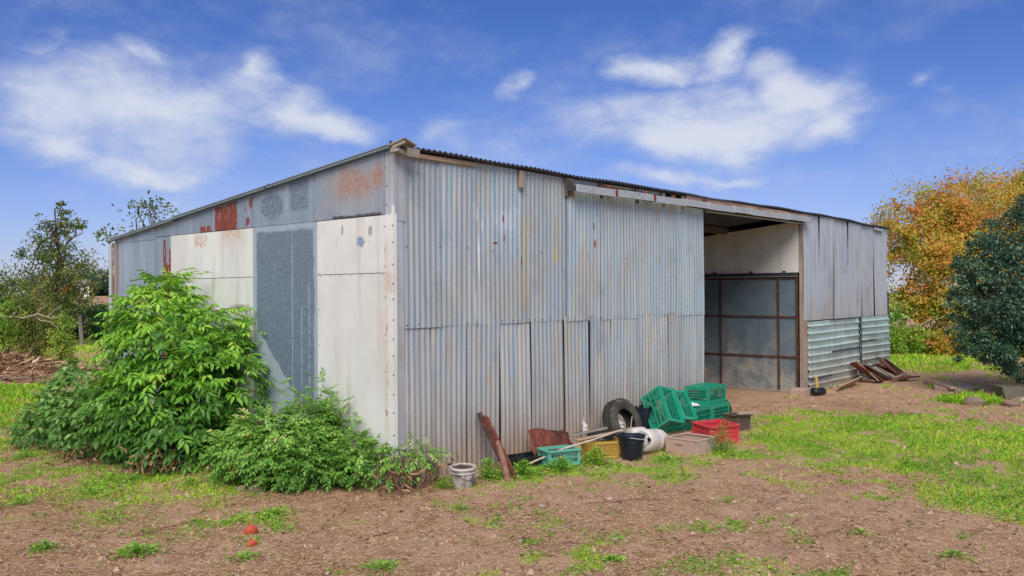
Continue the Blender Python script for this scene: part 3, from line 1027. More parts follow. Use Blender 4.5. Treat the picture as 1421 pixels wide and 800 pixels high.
def leaves_mesh(name, P, D, N, L, Wd, tint, six=False, fold=.25, curl=.15):
    """many folded leaves: P base, D direction, N upper side"""
    n = len(P)
    D = unit(D)
    S = unit(np.cross(D, N))
    N = np.cross(S, D)
    L = np.broadcast_to(L, (n,))[:, None]
    Wd = np.broadcast_to(Wd, (n,))[:, None]
    dn = -N * Wd * fold
    if six:
        v = [P, P + D * L * .30 + S * Wd * .5 - dn * .6, P + D * L * .68 + S * Wd * .38 - dn * .6 - N * L * curl * .5, P + D * L - N * L * curl,
             P + D * L * .68 - S * Wd * .38 - dn * .6 - N * L * curl * .5, P + D * L * .30 - S * Wd * .5 - dn * .6]
        V = np.stack(v, 1)
        F = np.array([[0, 1, 2, 3], [0, 3, 4, 5]])
    else:
        v = [P, P + D * L * .5 + S * Wd * .5 - dn, P + D * L - N * L * curl, P + D * L * .5 - S * Wd * .5 - dn]
        V = np.stack(v, 1)
        F = np.array([[0, 1, 2], [0, 2, 3]])
    k, fk = V.shape[1], F.shape[1]
    loops = (np.arange(n)[:, None, None] * k + F[None]).ravel().astype(np.int32)
    me = bpy.data.meshes.new(name)
    me.vertices.add(n * k)
    me.vertices.foreach_set('co', V.reshape(-1).astype(np.float32))
    me.loops.add(len(loops))
    me.loops.foreach_set('vertex_index', loops)
    me.polygons.add(n * len(F))
    me.polygons.foreach_set('loop_start', np.arange(0, len(loops), fk, dtype=np.int32))
    me.update(calc_edges=True)
    at = me.attributes.new('tint', 'FLOAT', 'POINT')
    at.data.foreach_set('value', np.repeat(np.broadcast_to(tint, (n,)), k).astype(np.float32))
    return me


def rdir(n, up=0.0):
    d = RNG.normal(size=(n, 3))
    d[:, 2] += up
    return unit(d)


def clump_points(blobs, n, sub=None, shell=(.55, 1.0), tight=.30):
    """points gathered in sub-clumps spread through ellipsoids; returns points, outward directions, clump values"""
    B = np.array([b[:6] for b in blobs], float)
    vol = (B[:, 3] * B[:, 4] * B[:, 5]) ** (2 / 3)
    m = sub or max(30, n // 45)
    w = RNG.choice(len(B), m, p=vol / vol.sum())
    u = rdir(m)
    r = RNG.uniform(shell[0], shell[1], m)[:, None]
    C = B[w, :3] + u * B[w, 3:6] * r
    cs = B[w, 3:6].mean(1) * tight * RNG.uniform(.6, 1.3, m)
    cv = RNG.uniform(0, 1, m)
    q = RNG.integers(0, m, n)
    P = C[q] + RNG.normal(size=(n, 3)) * cs[q][:, None] * np.array([.62, .62, .48])
    O = unit(P - B[w[q], :3])
    return P, O, cv[q], C


def branch_part(root, base, tips, r0, mat, rng, wander=.12, name='branch', lift=.35):
    for tp in tips:
        a, b = Vector(base), Vector(tp)
        L = (b - a).length
        pts = []
        for k in range(6):
            f = k / 5
            p = a.lerp(b, f) + Vector((rng.uniform(-1, 1), rng.uniform(-1, 1), rng.uniform(-.5, .8))) * L * wander * math.sin(math.pi * f) + Vector((0, 0, L * lift * .4 * math.sin(math.pi * f)))
            pts.append(p)
        MB().tube(pts, [r0 * (1 - .8 * k / 5) for k in range(6)], 5).build(name, mat, root, True)


def tree(name, label, cat, base, blobs, n, leaf, mat, trunk_r, group=None, trunk_top=None, bark=None, sub=None, tight=.30, shell=(.5, 1.0), up=.35, nb=9, aspect=.55, tintshift=0.0, limbs=True, seed=1, zgrad=0.0, nr=.7):
    """blobs in world coordinates; the thing's Empty stands at its foot"""
    rng = random.Random(seed)
    bx, by, bz = base
    root = empty(name, base)
    tag(root, label, cat, group)
    lb = [(b[0] - bx, b[1] - by, b[2] - bz) + tuple(b[3:6]) for b in blobs]
    P, O, cv, C = clump_points(lb, n, sub, shell, tight)
    D = unit(O * .7 + rdir(n) * .9 + np.array([0, 0, -.15]))
    N = unit(rdir(n) * nr + O * (1.2 - nr) + np.array([0, 0, up]))
    zr = (P[:, 2] - P[:, 2].min()) / (np.ptp(P[:, 2]) + 1e-6)
    L = leaf * RNG.uniform(.6, 1.35, n)
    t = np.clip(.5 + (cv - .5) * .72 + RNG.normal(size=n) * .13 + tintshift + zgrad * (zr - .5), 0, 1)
    cr = link('crown', leaves_mesh(name + '_leaves', P, D, N, L, L * aspect, t), mat, root)
    bark = bark or M['bark']
    if trunk_r:
        top = Vector(trunk_top if trunk_top else (sum(b[0] for b in lb) / len(lb), sum(b[1] for b in lb) / len(lb), max(b[2] for b in lb)))
        pts = [Vector((0, 0, -.15)).lerp(top, k / 7) + Vector((rng.uniform(-1, 1), rng.uniform(-1, 1), 0)) * .25 * trunk_r * k for k in range(8)]
        MB().tube(pts, [trunk_r * (1.25 if k == 0 else 1 - .8 * k / 7) for k in range(8)], 8).build('trunk', bark, root, True)
        if limbs:
            ids = [rng.randrange(len(C)) for _ in range(nb)]
            for i in ids:
                s = pts[rng.randint(2, 6)]
                branch_part(root, s, [C[i]], trunk_r * .42, bark, rng)
    return root


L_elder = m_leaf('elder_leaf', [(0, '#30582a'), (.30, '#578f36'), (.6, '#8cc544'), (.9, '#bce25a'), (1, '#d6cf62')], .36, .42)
L_bramble = m_leaf('bramble_leaf', [(0, '#3d6430'), (.5, '#649440'), (.85, '#90b868'), (1, '#b8d092')], .28, .45)
L_shrub = m_leaf('shrub_leaf', [(0, '#40642a'), (.4, '#689c40'), (.75, '#96c458'), (.95, '#c4d884'), (1, '#c9a860')], .30, .5)
L_autumn = m_leaf('autumn_leaf', [(0, '#7c9c38'), (.25, '#bcb648'), (.48, '#e2b850'), (.7, '#e6a050'), (.88, '#e0825a'), (1, '#e68a72')], .42, .55)
L_ever = m_leaf('evergreen_leaf', [(0, '#2a483a'), (.6, '#4a6c52'), (1, '#7e9a76')], .10, .35)
L_mid = m_leaf('hedge_leaf', [(0, '#2f4a2a'), (.5, '#4d703c'), (.85, '#789450'), (1, '#acae62')], .2, .55)
L_olive = m_leaf('thin_tree_leaf', [(0, '#3a4c28'), (.5, '#60763a'), (.8, '#8a9248'), (1, '#b28c4a')], .22, .55)
L_lime = m_leaf('lime_shrub_leaf', [(0, '#5c8a32'), (.5, '#98bc46'), (1, '#cccb5e')], .3, .55)
L_far = m_leaf('far_wood_leaf', [(0, '#2b4038'), (.6, '#3d574a'), (1, '#5b7657')], .1, .7)
L_weed = m_leaf('weed_leaf', [(0, '#4c8030'), (.5, '#7fb63c'), (1, '#b8dc5a')], .3, .5)
L_grass = m_leaf('grass_blade', [(0, '#74b02c'), (.45, '#a9de38'), (.8, '#cdea4c'), (1, '#dcc876')], .3, .55)
L_dryleaf = m_leaf('dead_leaf', [(0, '#5c4030'), (.5, '#8f6c4c'), (1, '#b89870')], .12, .8)
L_straw = m_leaf('straw_stalk', [(0, '#7a5a42'), (.3, '#b08a68'), (.65, '#dcb88e'), (1, '#f4e2c2')], .05, .85)

# ------------------------------------------------------------------ trees and bushes right of the barn
AUT = [(22.9, 1.35, 3.95, 1.4, 1.5, 1.35), (24.6, 0.0, 4.45, 1.8, 1.7, 1.15), (22.2, 1.4, 2.5, 1.0, 1.0, 1.5), (22.6, 0.3, 2.7, 1.6, 1.5, 1.8), (24.6, -0.6, 3.6, 1.8, 1.8, 1.9), (26.0, -1.8, 4.2, 1.9, 1.9, 1.6), (26.3, -2.2, 2.6, 1.8, 1.8, 1.8), (22.0, 1.3, 1.4, .95, .9, .8), (21.9, .6, 1.0, .9, .8, .9), (23.0, -.6, 1.3, 1.3, 1.2, 1.2), (22.3, .9, 3.6, 1.0, 1.0, .9)]
tree('autumn_tree', 'broad round tree turning orange and gold behind the end of the shed', 'tree', (24.2, .2, 0), AUT, 85000, .085, L_autumn, .17, trunk_top=(0, 0, 4.2), sub=900, tight=.23, shell=(.62, 1.04), nb=14, seed=4, zgrad=.50, tintshift=-.12, up=.5, aspect=.66, nr=.4)
tree('green_sapling', 'yellow green sapling inside the orange tree', 'tree', (24.3, -1.5, 0), [(24.4, -1.5, 5.0, .45, .5, .7), (24.2, -1.3, 3.9, .5, .5, .9)], 2600, .11, L_lime, .05, seed=6, nb=4)
for k, (x, y, r, h, lb, mt) in enumerate([(21.2, 1.55, .75, .75, 'bright green leafy shrub at the foot of the orange tree by the shed', L_lime), (21.7, .35, .8, .65, 'mixed green and russet shrub below the orange tree', L_autumn), (22.0, -.7, .8, .6, 'light green shrub half hidden by the dark evergreen', L_lime), (22.9, -1.9, .9, .7, 'low green shrub wholly beside the dark evergreen', L_shrub), (20.9, 2.5, .95, 2.2, 'dark green shrub against the far corner of the shed', L_shrub)]):
    tree('shrub', lb, 'shrub', (x, y, 0), [(x, y, h * .55, r, r, h * .6), (x + .3, y - .3, h * .4, r * .7, r * .7, h * .5)], 3600, .085, mt, .03, 'shrubs under the orange tree', seed=20 + k, nb=4)
EV = [(12.9, -3.45, 2.15, 1.25, 1.15, 1.4), (12.6, -3.25, 2.9, .85, .8, .70), (12.15, -3.1, 1.3, .85, .8, .75), (11.95, -3.2, 1.0, .7, .7, .65), (11.75, -2.75, .95, .42, .42, .45), (12.35, -2.55, 1.6, .55, .55, .8), (12.3, -2.5, 2.3, .55, .5, .6), (12.1, -2.45, 1.75, .5, .5, .75), (11.7, -2.45, .95, .35, .35, .4), (12.3, -3.2, .7, .7, .7, .5), (11.85, -2.35, 1.05, .4, .4, .45), (13.0, -3.6, 3.15, .6, .6, .55), (12.2, -2.85, 1.9, .7, .65, .8), (12.6, -3.9, 1.3, 1.1, 1.0, 1.0)]
tree('evergreen_tree', 'dense dark blue green evergreen tree with foliage down to the ground', 'tree', (12.75, -3.5, 0), EV, 42000, .062, L_ever, .11, trunk_top=(0, 0, 2.9), sub=900, tight=.16, shell=(.55, 1.04), nb=12, aspect=.5, seed=9)

# ------------------------------------------------------------------ trees and bushes left of the barn
LT = [(8.0, 28.28, 5.15, .40, .40, .45), (7.85, 28.46, 4.55, .80, .75, .65), (7.56, 28.8, 3.73, 1.05, 1.0, .85), (7.87, 27.69, 3.15, 1.0, .95, .85), (7.13, 29.31, 2.43, .9, .8, .7), (7.31, 27.59, 1.93, 1.25, 1.1, .85), (8.04, 27.5, 2.06, .75, .7, .8), (8.47, 27.74, 4.7, .5, .3, .22), (7.4, 28.0, 1.2, 1.3, 1.1, .8)]
tree('thin_tree', 'thin crowned tree with sky showing through its tapering top', 'tree', (7.7, 28.3, 0), LT, 7500, .11, L_olive, .12, trunk_top=(.25, 0, 5.2), sub=420, tight=.22, shell=(.2, 1.08), nb=34, seed=12)
HG = [('dark hedge bush right under the thin tree', 10.14, 31.96, .95, 1.6, L_mid), ('dark rounded bush of the hedge nearest the shed', 11.09, 32.4, .95, 1.5, L_mid), ('low dusky bush in front of the hedge close to the shed', 10.9, 31.0, .75, 1.1, L_mid),
      ('rounded green bush left of the thin tree', 9.0, 38.4, 1.0, 3.3, L_mid), ('dark bush right behind the thin tree', 12.2, 39.6, .9, 2.4, L_mid), ('bush at the picture edge left of the thin tree', 8.2, 37.9, .95, 3.2, L_mid)]
for k, (lb, x, y, r, h, mt) in enumerate(HG):
    tree('hedge_bush', lb, 'bush', (x, y, 0), [(x, y, h * .55, r, r, h * .46), (x + r * .5, y, h * .4, r * .7, r * .7, h * .4), (x - r * .5, y, h * .4, r * .7, r * .7, h * .4)], 5500, .13, mt, .06, 'bushes of the field hedge', seed=40 + k, nb=6, sub=140)
RB = [('olive green rough bush behind the brush heap', [(1.99, 16.17, 1.35, .62, .6, .55), (2.2, 16.3, .8, .7, .6, .6), (1.5, 16.6, 1.2, .7, .6, .6)], L_lime, -.25), ('pale feathery bush behind the brush heap, nearer the thin tree', [(2.5, 15.7, 1.25, .55, .5, .48), (2.5, 15.9, .8, .6, .5, .5), (2.39, 16.3, 1.6, .5, .45, .36)], L_olive, .12), ('yellow green bracken at the right end of the brush heap', [(2.78, 15.0, 1.05, .27, .25, .44), (2.75, 15.05, .6, .3, .3, .35)], L_lime, .1)]
for k, (lb, bl, mt, ts_) in enumerate(RB):
    tree('rough_bush', lb, 'bush', (bl[0][0], bl[0][1], 0), bl, 7000 if k < 2 else 2200, .07, mt, .04, 'bushes around the brush heap', seed=60 + k, nb=8, sub=170, up=.5, aspect=.36, tintshift=ts_)
# thin tree whose twigs show past the back corner of the barn
tree('rear_tree', 'sparse leaved tree rising behind the low side of the shed', 'tree', (4.2, 14.0, 0), [(4.45, 13.9, 3.95, .75, .6, .34), (3.55, 14.0, 3.3, .35, .35, .35), (3.2, 14.1, 2.4, .22, .3, .7), (4.2, 14.0, 3.0, .8, .8, .7)], 900, .10, L_olive, .06, trunk_top=(.1, 0, 3.6), sub=90, tight=.3, shell=(.3, 1.0), nb=16, seed=15)

# fallen pale branches across the brush heap
def wander(p0, p1, n, amp, rng):
    a, b = Vector(p0), Vector(p1)
    return [a.lerp(b, k / (n - 1)) + Vector((rng.uniform(-1, 1), rng.uniform(-1, 1), rng.uniform(-1, 1))) * amp * math.sin(math.pi * k / (n - 1)) for k in range(n)]


rb = random.Random(21)
br = empty('dead_branch', (2.3, 15.0, 1.22), (0, 0, R_(-49)))
br.scale = (.62, .62, .62)
tag(br, 'pale forked dead branch lying on the brush heap', 'branch')
MB().tube(wander((-2.2, .6, .25), (.9, 0, .35), 7, .18, rb), [.045, .045, .04, .035, .03, .02, .012], 6).build('limb', M['bark_pale'], br, True)
for (a, b) in (((-.3, .2, .3), (.3, .1, .85)), ((-.3, .2, .3), (.8, -.2, -.15)), ((-1.3, .4, .3), (-.8, .1, .75)), ((.2, .1, .3), (.75, .1, .75))):
    MB().tube(wander(a, b, 5, .08, rb), [.028, .024, .018, .012, .006], 5).build('twig', M['bark_pale'], br, True)

# brush heap: a mound of cut stems
hp = empty('brush_heap', (1.3, 15.2, -.05), (0, 0, R_(-49)))
hp.scale = (.72, .8, .62)
tag(hp, 'long heap of brown cut brush and dead stems', 'brush heap')
nh = 3200
px = RNG.normal(size=nh) * 1.5
py = RNG.normal(size=nh) * .75
hz = np.clip(1.05 * np.exp(-(px / 2.6) ** 2 - (py / 1.1) ** 2), 0.02, 2) * RNG.uniform(.35, 1.05, nh)
dd = rdir(nh)
dd[:, 2] *= .35
P = np.stack([px * 1.15 - .2, py, hz], 1)
me = leaves_mesh('brush', P, dd, rdir(nh), RNG.uniform(.25, .9, nh), RNG.uniform(.012, .03, nh), np.clip(RNG.normal(.38, .22, nh), 0, 1))
tag(link('cut_stems', me, L_straw, hp), kind='stuff')
nd = 2600
px = RNG.normal(size=nd) * 1.5
py = RNG.normal(size=nd) * .8
hz = np.clip(1.0 * np.exp(-(px / 2.6) ** 2 - (py / 1.1) ** 2), 0.02, 2) * RNG.uniform(.6, 1.05, nd)
me = leaves_mesh('dead_leaves', np.stack([px * 1.15 - .2, py, hz], 1), rdir(nd), rdir(nd, .8), RNG.uniform(.06, .14, nd), RNG.uniform(.04, .08, nd), RNG.uniform(0, 1, nd))
tag(link('dead_leaves', me, L_dryleaf, hp), kind='stuff')
vs, fs = [], []
for i in range(17):
    for j in range(11):
        x, y = -4.6 + 9.0 * i / 16, -2.2 + 4.4 * j / 10
        vs.append((x, y, .88 * math.exp(-(x / 2.9) ** 2 - (y / 1.1) ** 2) + rb.uniform(-.08, .08) - .08))
for i in range(16):
    for j in range(10):
        a = i * 11 + j
        fs.append((a, a + 1, a + 12, a + 11))
MB().add(vs, fs).build('mound', M['soil'], hp, True)
for k in range(26):
    x, y = rb.gauss(0, 1.5), rb.gauss(-.2, .5)
    z = 0.95 * math.exp(-(x / 2.9) ** 2 - (y / 1.1) ** 2)
    a = rb.uniform(0, 6.28)
    q = Vector((math.cos(a), math.sin(a), rb.uniform(-.1, .4))) * rb.uniform(.5, 1.1)
    MB().tube(wander((x, y, z), Vector((x, y, z)) + q, 5, .08, rb), [.022, .02, .017, .013, .008], 5).build('stick', M['stalk'] if k % 3 else M['bark_pale'], hp, True)

# fence posts of the field edge
for k, (x, y, h, tl, lb) in enumerate([(8.45, 27.6, 1.15, .06, 'leaning weathered wooden fence post in the grass between bush and heap'), ]):
    po = empty('fence_post', (x, y, 0), (R_(4), R_(-6), 0))
    tag(po, lb, 'fence post')
    MB().tube([(0, 0, -.3), (0, 0, h * .5), (0, 0, h)], [.085, .08, .075], 8).build('post', M['wood_grey'], po, True, angle=50)
    MB().box((0, 0, h * .8), (.02, .19, .03)).build('wire_staple', M['dark'], po)

# far field with trees, a house and a red shed
tag(MB().poly([(20, 58, .02), (64, 50, .02), (120, 170, 2.2), (30, 190, 2.2), (0, 90, .02)], -.5, (0, 0, 1)).build('field', m_plain('stubble_field', '#a97c5c', .95, .25, .05, '#c09a74', .6, .3)), 'tan stubble field beyond the hedge', None, None, 'structure')
FT = [(76.1, 189.4, 3.6, 7.6, 'dark'), (76.2, 181.7, 3.2, 6.2, 'dark'), (65.07, 164, 2.6, 4.6, 'pale'), (69.8, 166, 2.4, 4.0, 'dark'), (72.0, 165, 2.6, 6.0, 'pale'), (73.2, 192.8, 4.0, 6.4, 'dark'), (69, 195, 3.5, 5.5, 'dark'), (81, 184, 3.0, 5.2, 'dark')]
FL = ['tallest dark tree of the far wood, over the white cottage', 'dark blue green tree right of the gap in the far wood', 'pale green rounded tree in front of the far wood', 'dark rounded tree of the far wood nearest the shed', 'light green tree of the far wood beside the shed wall', 'dark far tree directly behind the thin tree', 'small dark far tree left of the cottage', 'low dark far bush at the edge of the stubble field']
for k, (x, y, r, h, kd) in enumerate(FT):
    tree('far_tree', FL[k], 'tree', (x, y, 1.5), [(x, y, 1.5 + h * .55, r, r, h * .42), (x + r * .5, y, 1.5 + h * .4, r * .7, r * .7, h * .35), (x - r * .5, y, 1.5 + h * .35, r * .7, r * .7, h * .32)], 1800, .5, L_far if kd == 'dark' else L_mid, .3, 'trees of the far wood', seed=80 + k, nb=3, sub=110, shell=(.5, 1.0))
hs = empty('cottage', (58.07, 149.2, 1.75), (0, 0, R_(-24)))
tag(hs, 'small white cottage far away beyond the stubble field', 'house')
MB().box((0, 0, 1.0), (3.6, 2.4, 2.0)).build('wall', m_plain('whitewash', '#e6e3dc', .8), hs)
MB().poly([(-1.95, -1.4, 1.95), (1.95, -1.4, 1.95), (1.95, 0, 3.0), (-1.95, 0, 3.0)], .1, (0, 0, 1)).poly([(-1.95, 1.4, 1.95), (-1.95, 0, 3.0), (1.95, 0, 3.0), (1.95, 1.4, 1.95)], .1, (0, 0, 1)).build('roof', m_plain('slate', '#8a7f7c', .8), hs)
for x in (-1.1, .2, 1.2):
    MB().box((x, -1.21, 1.15), (.55, .05, .7)).build('window', M['dark'], hs)
rs2 = empty('red_van', (56.2, 149.2, 1.75), (0, 0, R_(-24)))
tag(rs2, 'tiny red van parked beside the white cottage', 'van')
MB().box((0, 0, .95), (3.2, 1.7, 1.1)).box((.35, 0, 1.7), (2.3, 1.55, .6)).build('body', m_plain('red_paint', '#b5402f', .4), rs2)
MB().box((-.6, -.79, 1.72), (.7, .02, .4)).build('window', M['dark'], rs2)
for x in (-1, 1):
    MB().lathe([(.0, -.1), (.36, -.1), (.36, .1), (0, .1)], 12).build('wheel', M['nail'], rs2, True, mw=Matrix.Translation((x, -.8, .4)) @ Matrix.Rotation(R_(90), 4, 'X'))
po = empty('utility_pole', (57.2, 147.4, 1.7))
tag(po, 'slim pale pole beside the white cottage', 'pole')
MB().tube([(0, 0, -.3), (0, 0, 4.4)], .07, 6).build('shaft', M['wood_grey'], po)
MB().box((0, 0, 4.1), (.7, .07, .07)).build('crossarm', M['wood_grey'], po)


# ------------------------------------------------------------------ the elder and brambles against the end wall
def mesh_arrays(me):
    v = np.empty(len(me.vertices) * 3, np.float32)
    me.vertices.foreach_get('co', v)
    lp = np.empty(len(me.loops), np.int32)
    me.loops.foreach_get('vertex_index', lp)
    tot = np.empty(len(me.polygons), np.int32)
    me.polygons.foreach_get('loop_total', tot)
    return v.reshape(-1, 3), lp, tot


def merge_instances(name, variants, which, mats, tint):
    """one mesh out of many placed copies; mats (n,4,4)"""
    vs, lps, tots, tn = [], [], [], []
    off = 0
    for k, me in enumerate(variants):
        ids = np.nonzero(which == k)[0]
        if not len(ids):
            continue
        v, lp, tot = mesh_arrays(me)
        Mx = mats[ids]
        V = np.einsum('nij,vj->nvi', Mx[:, :3, :3], v) + Mx[:, None, :3, 3]
        vs.append(V.reshape(-1, 3))
        lps.append((lp[None] + (np.arange(len(ids)) * len(v))[:, None]).ravel() + off)
        tots.append(np.tile(tot, len(ids)))
        tn.append(np.repeat(tint[ids], len(v)))
        off += len(ids) * len(v)
    V, Lp, T = np.concatenate(vs), np.concatenate(lps).astype(np.int32), np.concatenate(tots)
    me = bpy.data.meshes.new(name)
    me.vertices.add(len(V))
    me.vertices.foreach_set('co', V.ravel().astype(np.float32))
    me.loops.add(len(Lp))
    me.loops.foreach_set('vertex_index', Lp)
    me.polygons.add(len(T))
    me.polygons.foreach_set('loop_start', np.concatenate([[0], np.cumsum(T)[:-1]]).astype(np.int32))
    me.update(calc_edges=True)
    at = me.attributes.new('tint', 'FLOAT', 'POINT')
    at.data.foreach_set('value', np.concatenate(tn).astype(np.float32))
    return me


def compound(name, pairs, ll, lw, step, spread, droop, tint, rng):
    P, D, N, L = [], [], [], []
    for k in range(pairs):
        for s in (-1, 1):
            x = step * (k + 1) + rng.uniform(-.01, .01)
            P.append((x, 0, -droop * x * x))
            a = R_(spread + rng.uniform(-9, 9))
            D.append((math.cos(a), s * math.sin(a), -.25 + rng.uniform(-.25, .15)))
            N.append((rng.uniform(-.25, .25), -s * .15 + rng.uniform(-.2, .2), 1))
            L.append(ll * rng.uniform(.8, 1.1) * (.8 + .2 * k / max(1, pairs - 1)))
    x = step * (pairs + .6)
    P.append((x, 0, -droop * x * x))
    D.append((1, rng.uniform(-.15, .15), -.35))
    N.append((.2, 0, 1))
    L.append(ll * 1.1)
    L = np.array(L)
    # leaf stalk as a slim leaf
    P.append((0, 0, 0)); D.append((1, 0, -droop * x)); N.append((0, 0, 1)); L = np.append(L, x)
    Wd = L * lw
    Wd[-1] = .006
    return leaves_mesh(name, np.array(P), np.array(D, float), np.array(N, float), L, Wd, tint, True, .22, .22)


def place_leaves(blobs, base, n, shell, top_bias, droop, seed):
    """positions and frames for compound leaves over and inside a bush, local to base"""
    B = np.array([(b[0] - base[0], b[1] - base[1], b[2] - base[2], b[3], b[3], b[4]) for b in blobs])
    w = RNG.choice(len(B), n, p=(B[:, 3] * B[:, 5]) / (B[:, 3] * B[:, 5]).sum())
    u = rdir(n, .25)
    r = RNG.uniform(*shell, n)[:, None]
    P = B[w, :3] + u * B[w, 3:6] * r
    # drop leaves that sit deep inside another part of the bush
    q = (P[:, None, :] - B[None, :, :3]) / B[None, :, 3:6]
    deep = (np.linalg.norm(q, axis=2) < shell[0] * .72).any(1)
    P, u = P[~deep], u[~deep]
    k = P[:, 2] > .05
    P, u = P[k], u[k]
    D = unit(u * np.array([1, 1, .35]) + rdir(len(P)) * .45 + np.array([0, 0, -droop]))
    N = unit(np.array([0, 0, 1.0]) + rdir(len(P)) * .35 + u * .4)
    return P, D, N, u


def frames(P, D, N, s):
    Y = unit(np.cross(N, D))
    N2 = np.cross(D, Y)
    Mx = np.zeros((len(P), 4, 4))
    Mx[:, :3, 0] = D * s[:, None]
    Mx[:, :3, 1] = Y * s[:, None]
    Mx[:, :3, 2] = N2 * s[:, None]
    Mx[:, :3, 3] = P
    Mx[:, 3, 3] = 1
    return Mx


CAMP = np.array([-5.609, -6.374, 1.88])


def bush(name, label, base, blobs, n, variants_f, mat, single, shell=(.72, 1.08), droop=.25, size=(.75, 1.25), seed=0, tint_hi=.25, stems=10, stem_r=.014, stem_mat=None, part='leaf', tint0=.42):
    rng = random.Random(seed)
    root = empty(name, base)
    tag(root, label, 'bush')
    P, D, N, u = place_leaves(blobs, base, n, shell, .3, droop, seed)
    n = len(P)
    Mx = frames(P, D, N, RNG.uniform(*size, n))
    nv = 6
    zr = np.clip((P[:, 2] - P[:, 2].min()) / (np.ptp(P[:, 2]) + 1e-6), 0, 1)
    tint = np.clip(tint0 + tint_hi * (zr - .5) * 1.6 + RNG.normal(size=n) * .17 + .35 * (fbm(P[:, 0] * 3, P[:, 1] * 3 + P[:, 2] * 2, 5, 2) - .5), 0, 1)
    lev = [.15, .3, .45, .6, .78, .95]
    variants = [variants_f(lev[k], rng) for k in range(nv)]
    for v in variants:
        v.materials.append(mat)
    which = np.abs(tint[:, None] - np.array(lev)[None]).argmin(1)
    # the ones that show largest: nearest the camera and outermost
    score = np.linalg.norm(P + np.array(base) - CAMP, axis=1) - .5 * (u @ unit(CAMP - np.array(base)))
    order = np.argsort(score)
    for i in order[:single]:
        link(part, variants[which[i]], None, root, Matrix(Mx[i].tolist()))
    rest = order[single:]
    if len(rest):
        rw = RNG.integers(0, nv, len(rest))
        tag(link('leaf_mass', merge_instances('leaf_mass', variants, rw, Mx[rest], tint[rest]), mat, root), kind='stuff')
    for k in range(stems):
        i = order[rng.randrange(len(order))]
        a = Vector((rng.uniform(-.15, .15), rng.uniform(-.15, .15), -.05))
        MB().tube(wander(a, Vector(P[i]), 6, .06, rng), [stem_r * (1 - .14 * j) for j in range(6)], 5).build('stem', stem_mat or M['green_stem'], root, True)
    return root


EB = [(-.63, 3.50, 1.66, .44, .38), (-.70, 3.55, 1.34, .50, .45), (-.62, 3.0, 1.22, .60, .50), (-.48, 2.45, .98, .46, .46), (-.80, 2.95, .62, .64, .58), (-.88, 3.5, .58, .45, .52), (-.85, 2.6, .32, .60, .30), (-.55, 3.52, 1.94, .20, .20), (-.36, 2.7, 1.52, .28, .26)]
ELV = lambda t, rng: compound('elder_leaf', 2 if rng.random() < .4 else 3, .096, .36, .040, 64, .9, t, rng)
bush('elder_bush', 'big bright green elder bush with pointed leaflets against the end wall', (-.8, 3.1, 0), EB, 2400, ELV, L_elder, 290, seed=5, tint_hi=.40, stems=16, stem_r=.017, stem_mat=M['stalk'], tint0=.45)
# long shoots that stand out of the elder
sh = [(-.42, 3.42, 2.12, 1.0, -.55, .12), (-.5, 3.5, 2.05, .3, -.2, .4), (-.28, 2.62, 1.72, .7, -.75, .15), (-.2, 2.45, 1.45, .6, -.8, .1), (-.7, 3.85, 1.7, -.5, .5, .4)]
eld = bpy.data.objects['elder_bush']
rng = random.Random(8)
ev = [ELV(.62 + .1 * k, rng) for k in range(3)]
for v in ev:
    v.materials.append(L_elder)
for (x, y, z, a, b, c) in sh:
    d = Vector((a, b, c)).normalized()
    o = Vector((x + .8, y - 3.1, z)) - d * .25
    MB().tube([o - d * .3, o, o + d * .25, o + d * .45], [.008, .007, .005, .003], 5).build('stem', M['green_stem'], eld, True)
    for k in range(5):
        dd = (d + Vector((rng.uniform(-1, 1), rng.uniform(-1, 1), rng.uniform(-.4, .5))) * .8).normalized()
        p = o + d * (.1 + .085 * k)
        mx = frames(np.array([p]), np.array([dd]), np.array([[0, 0, 1.0]]), np.array([.95]))[0]
        link('leaf', ev[k % 3], None, eld, Matrix(mx.tolist()))

BRB = [(-.92, 5.7, .28, .40, .25), (-.84, 5.2, .62, .40, .40), (-.98, 4.6, .38, .50, .38), (-1.1, 5.2, .2, .52, .22), (-1.1, 4.0, .35, .45, .35)]
BRV = lambda t, rng: compound('bramble_leaf', 1, .085, .62, .045, 75, .9, t, rng)
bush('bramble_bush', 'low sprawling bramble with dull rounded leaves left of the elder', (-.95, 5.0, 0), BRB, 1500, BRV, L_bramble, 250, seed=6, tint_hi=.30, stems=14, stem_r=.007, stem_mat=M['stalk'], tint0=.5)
BRB2 = [(-1.05, 2.9, .40, .35, .38), (-1.1, 2.45, .30, .28, .30), (-1.2, 3.4, .45, .3, .40)]
bush('bramble_bush', 'dark bramble growing through the foot of the elder', (-1.05, 2.9, 0), BRB2, 520, BRV, L_bramble, 120, seed=7, tint_hi=.3, stems=8, stem_r=.006, stem_mat=M['stalk'], tint0=.42)
SB = [(-.60, 1.05, .36, .46, .28), (-.80, 1.35, .28, .34, .25), (-.50, .68, .20, .40, .21), (-.28, 1.05, .52, .22, .26), (-.20, .80, .50, .12, .22), (-.6, .9, .18, .5, .2), (-.75, 1.2, .52, .18, .16), (-.22, .30, .20, .24, .19), (-.15, .45, .36, .14, .14)]
SBV = lambda t, rng: compound('shrub_leaf', 4, .042, .52, .028, 62, 1.2, t, rng)
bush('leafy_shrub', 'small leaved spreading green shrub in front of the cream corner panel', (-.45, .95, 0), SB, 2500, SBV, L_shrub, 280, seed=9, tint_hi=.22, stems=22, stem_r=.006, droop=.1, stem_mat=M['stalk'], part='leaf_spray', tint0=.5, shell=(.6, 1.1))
SB2 = [(.08, .30, .34, .14, .14), (.25, -.02, .36, .12, .10), (-.02, .12, .22, .14, .12)]
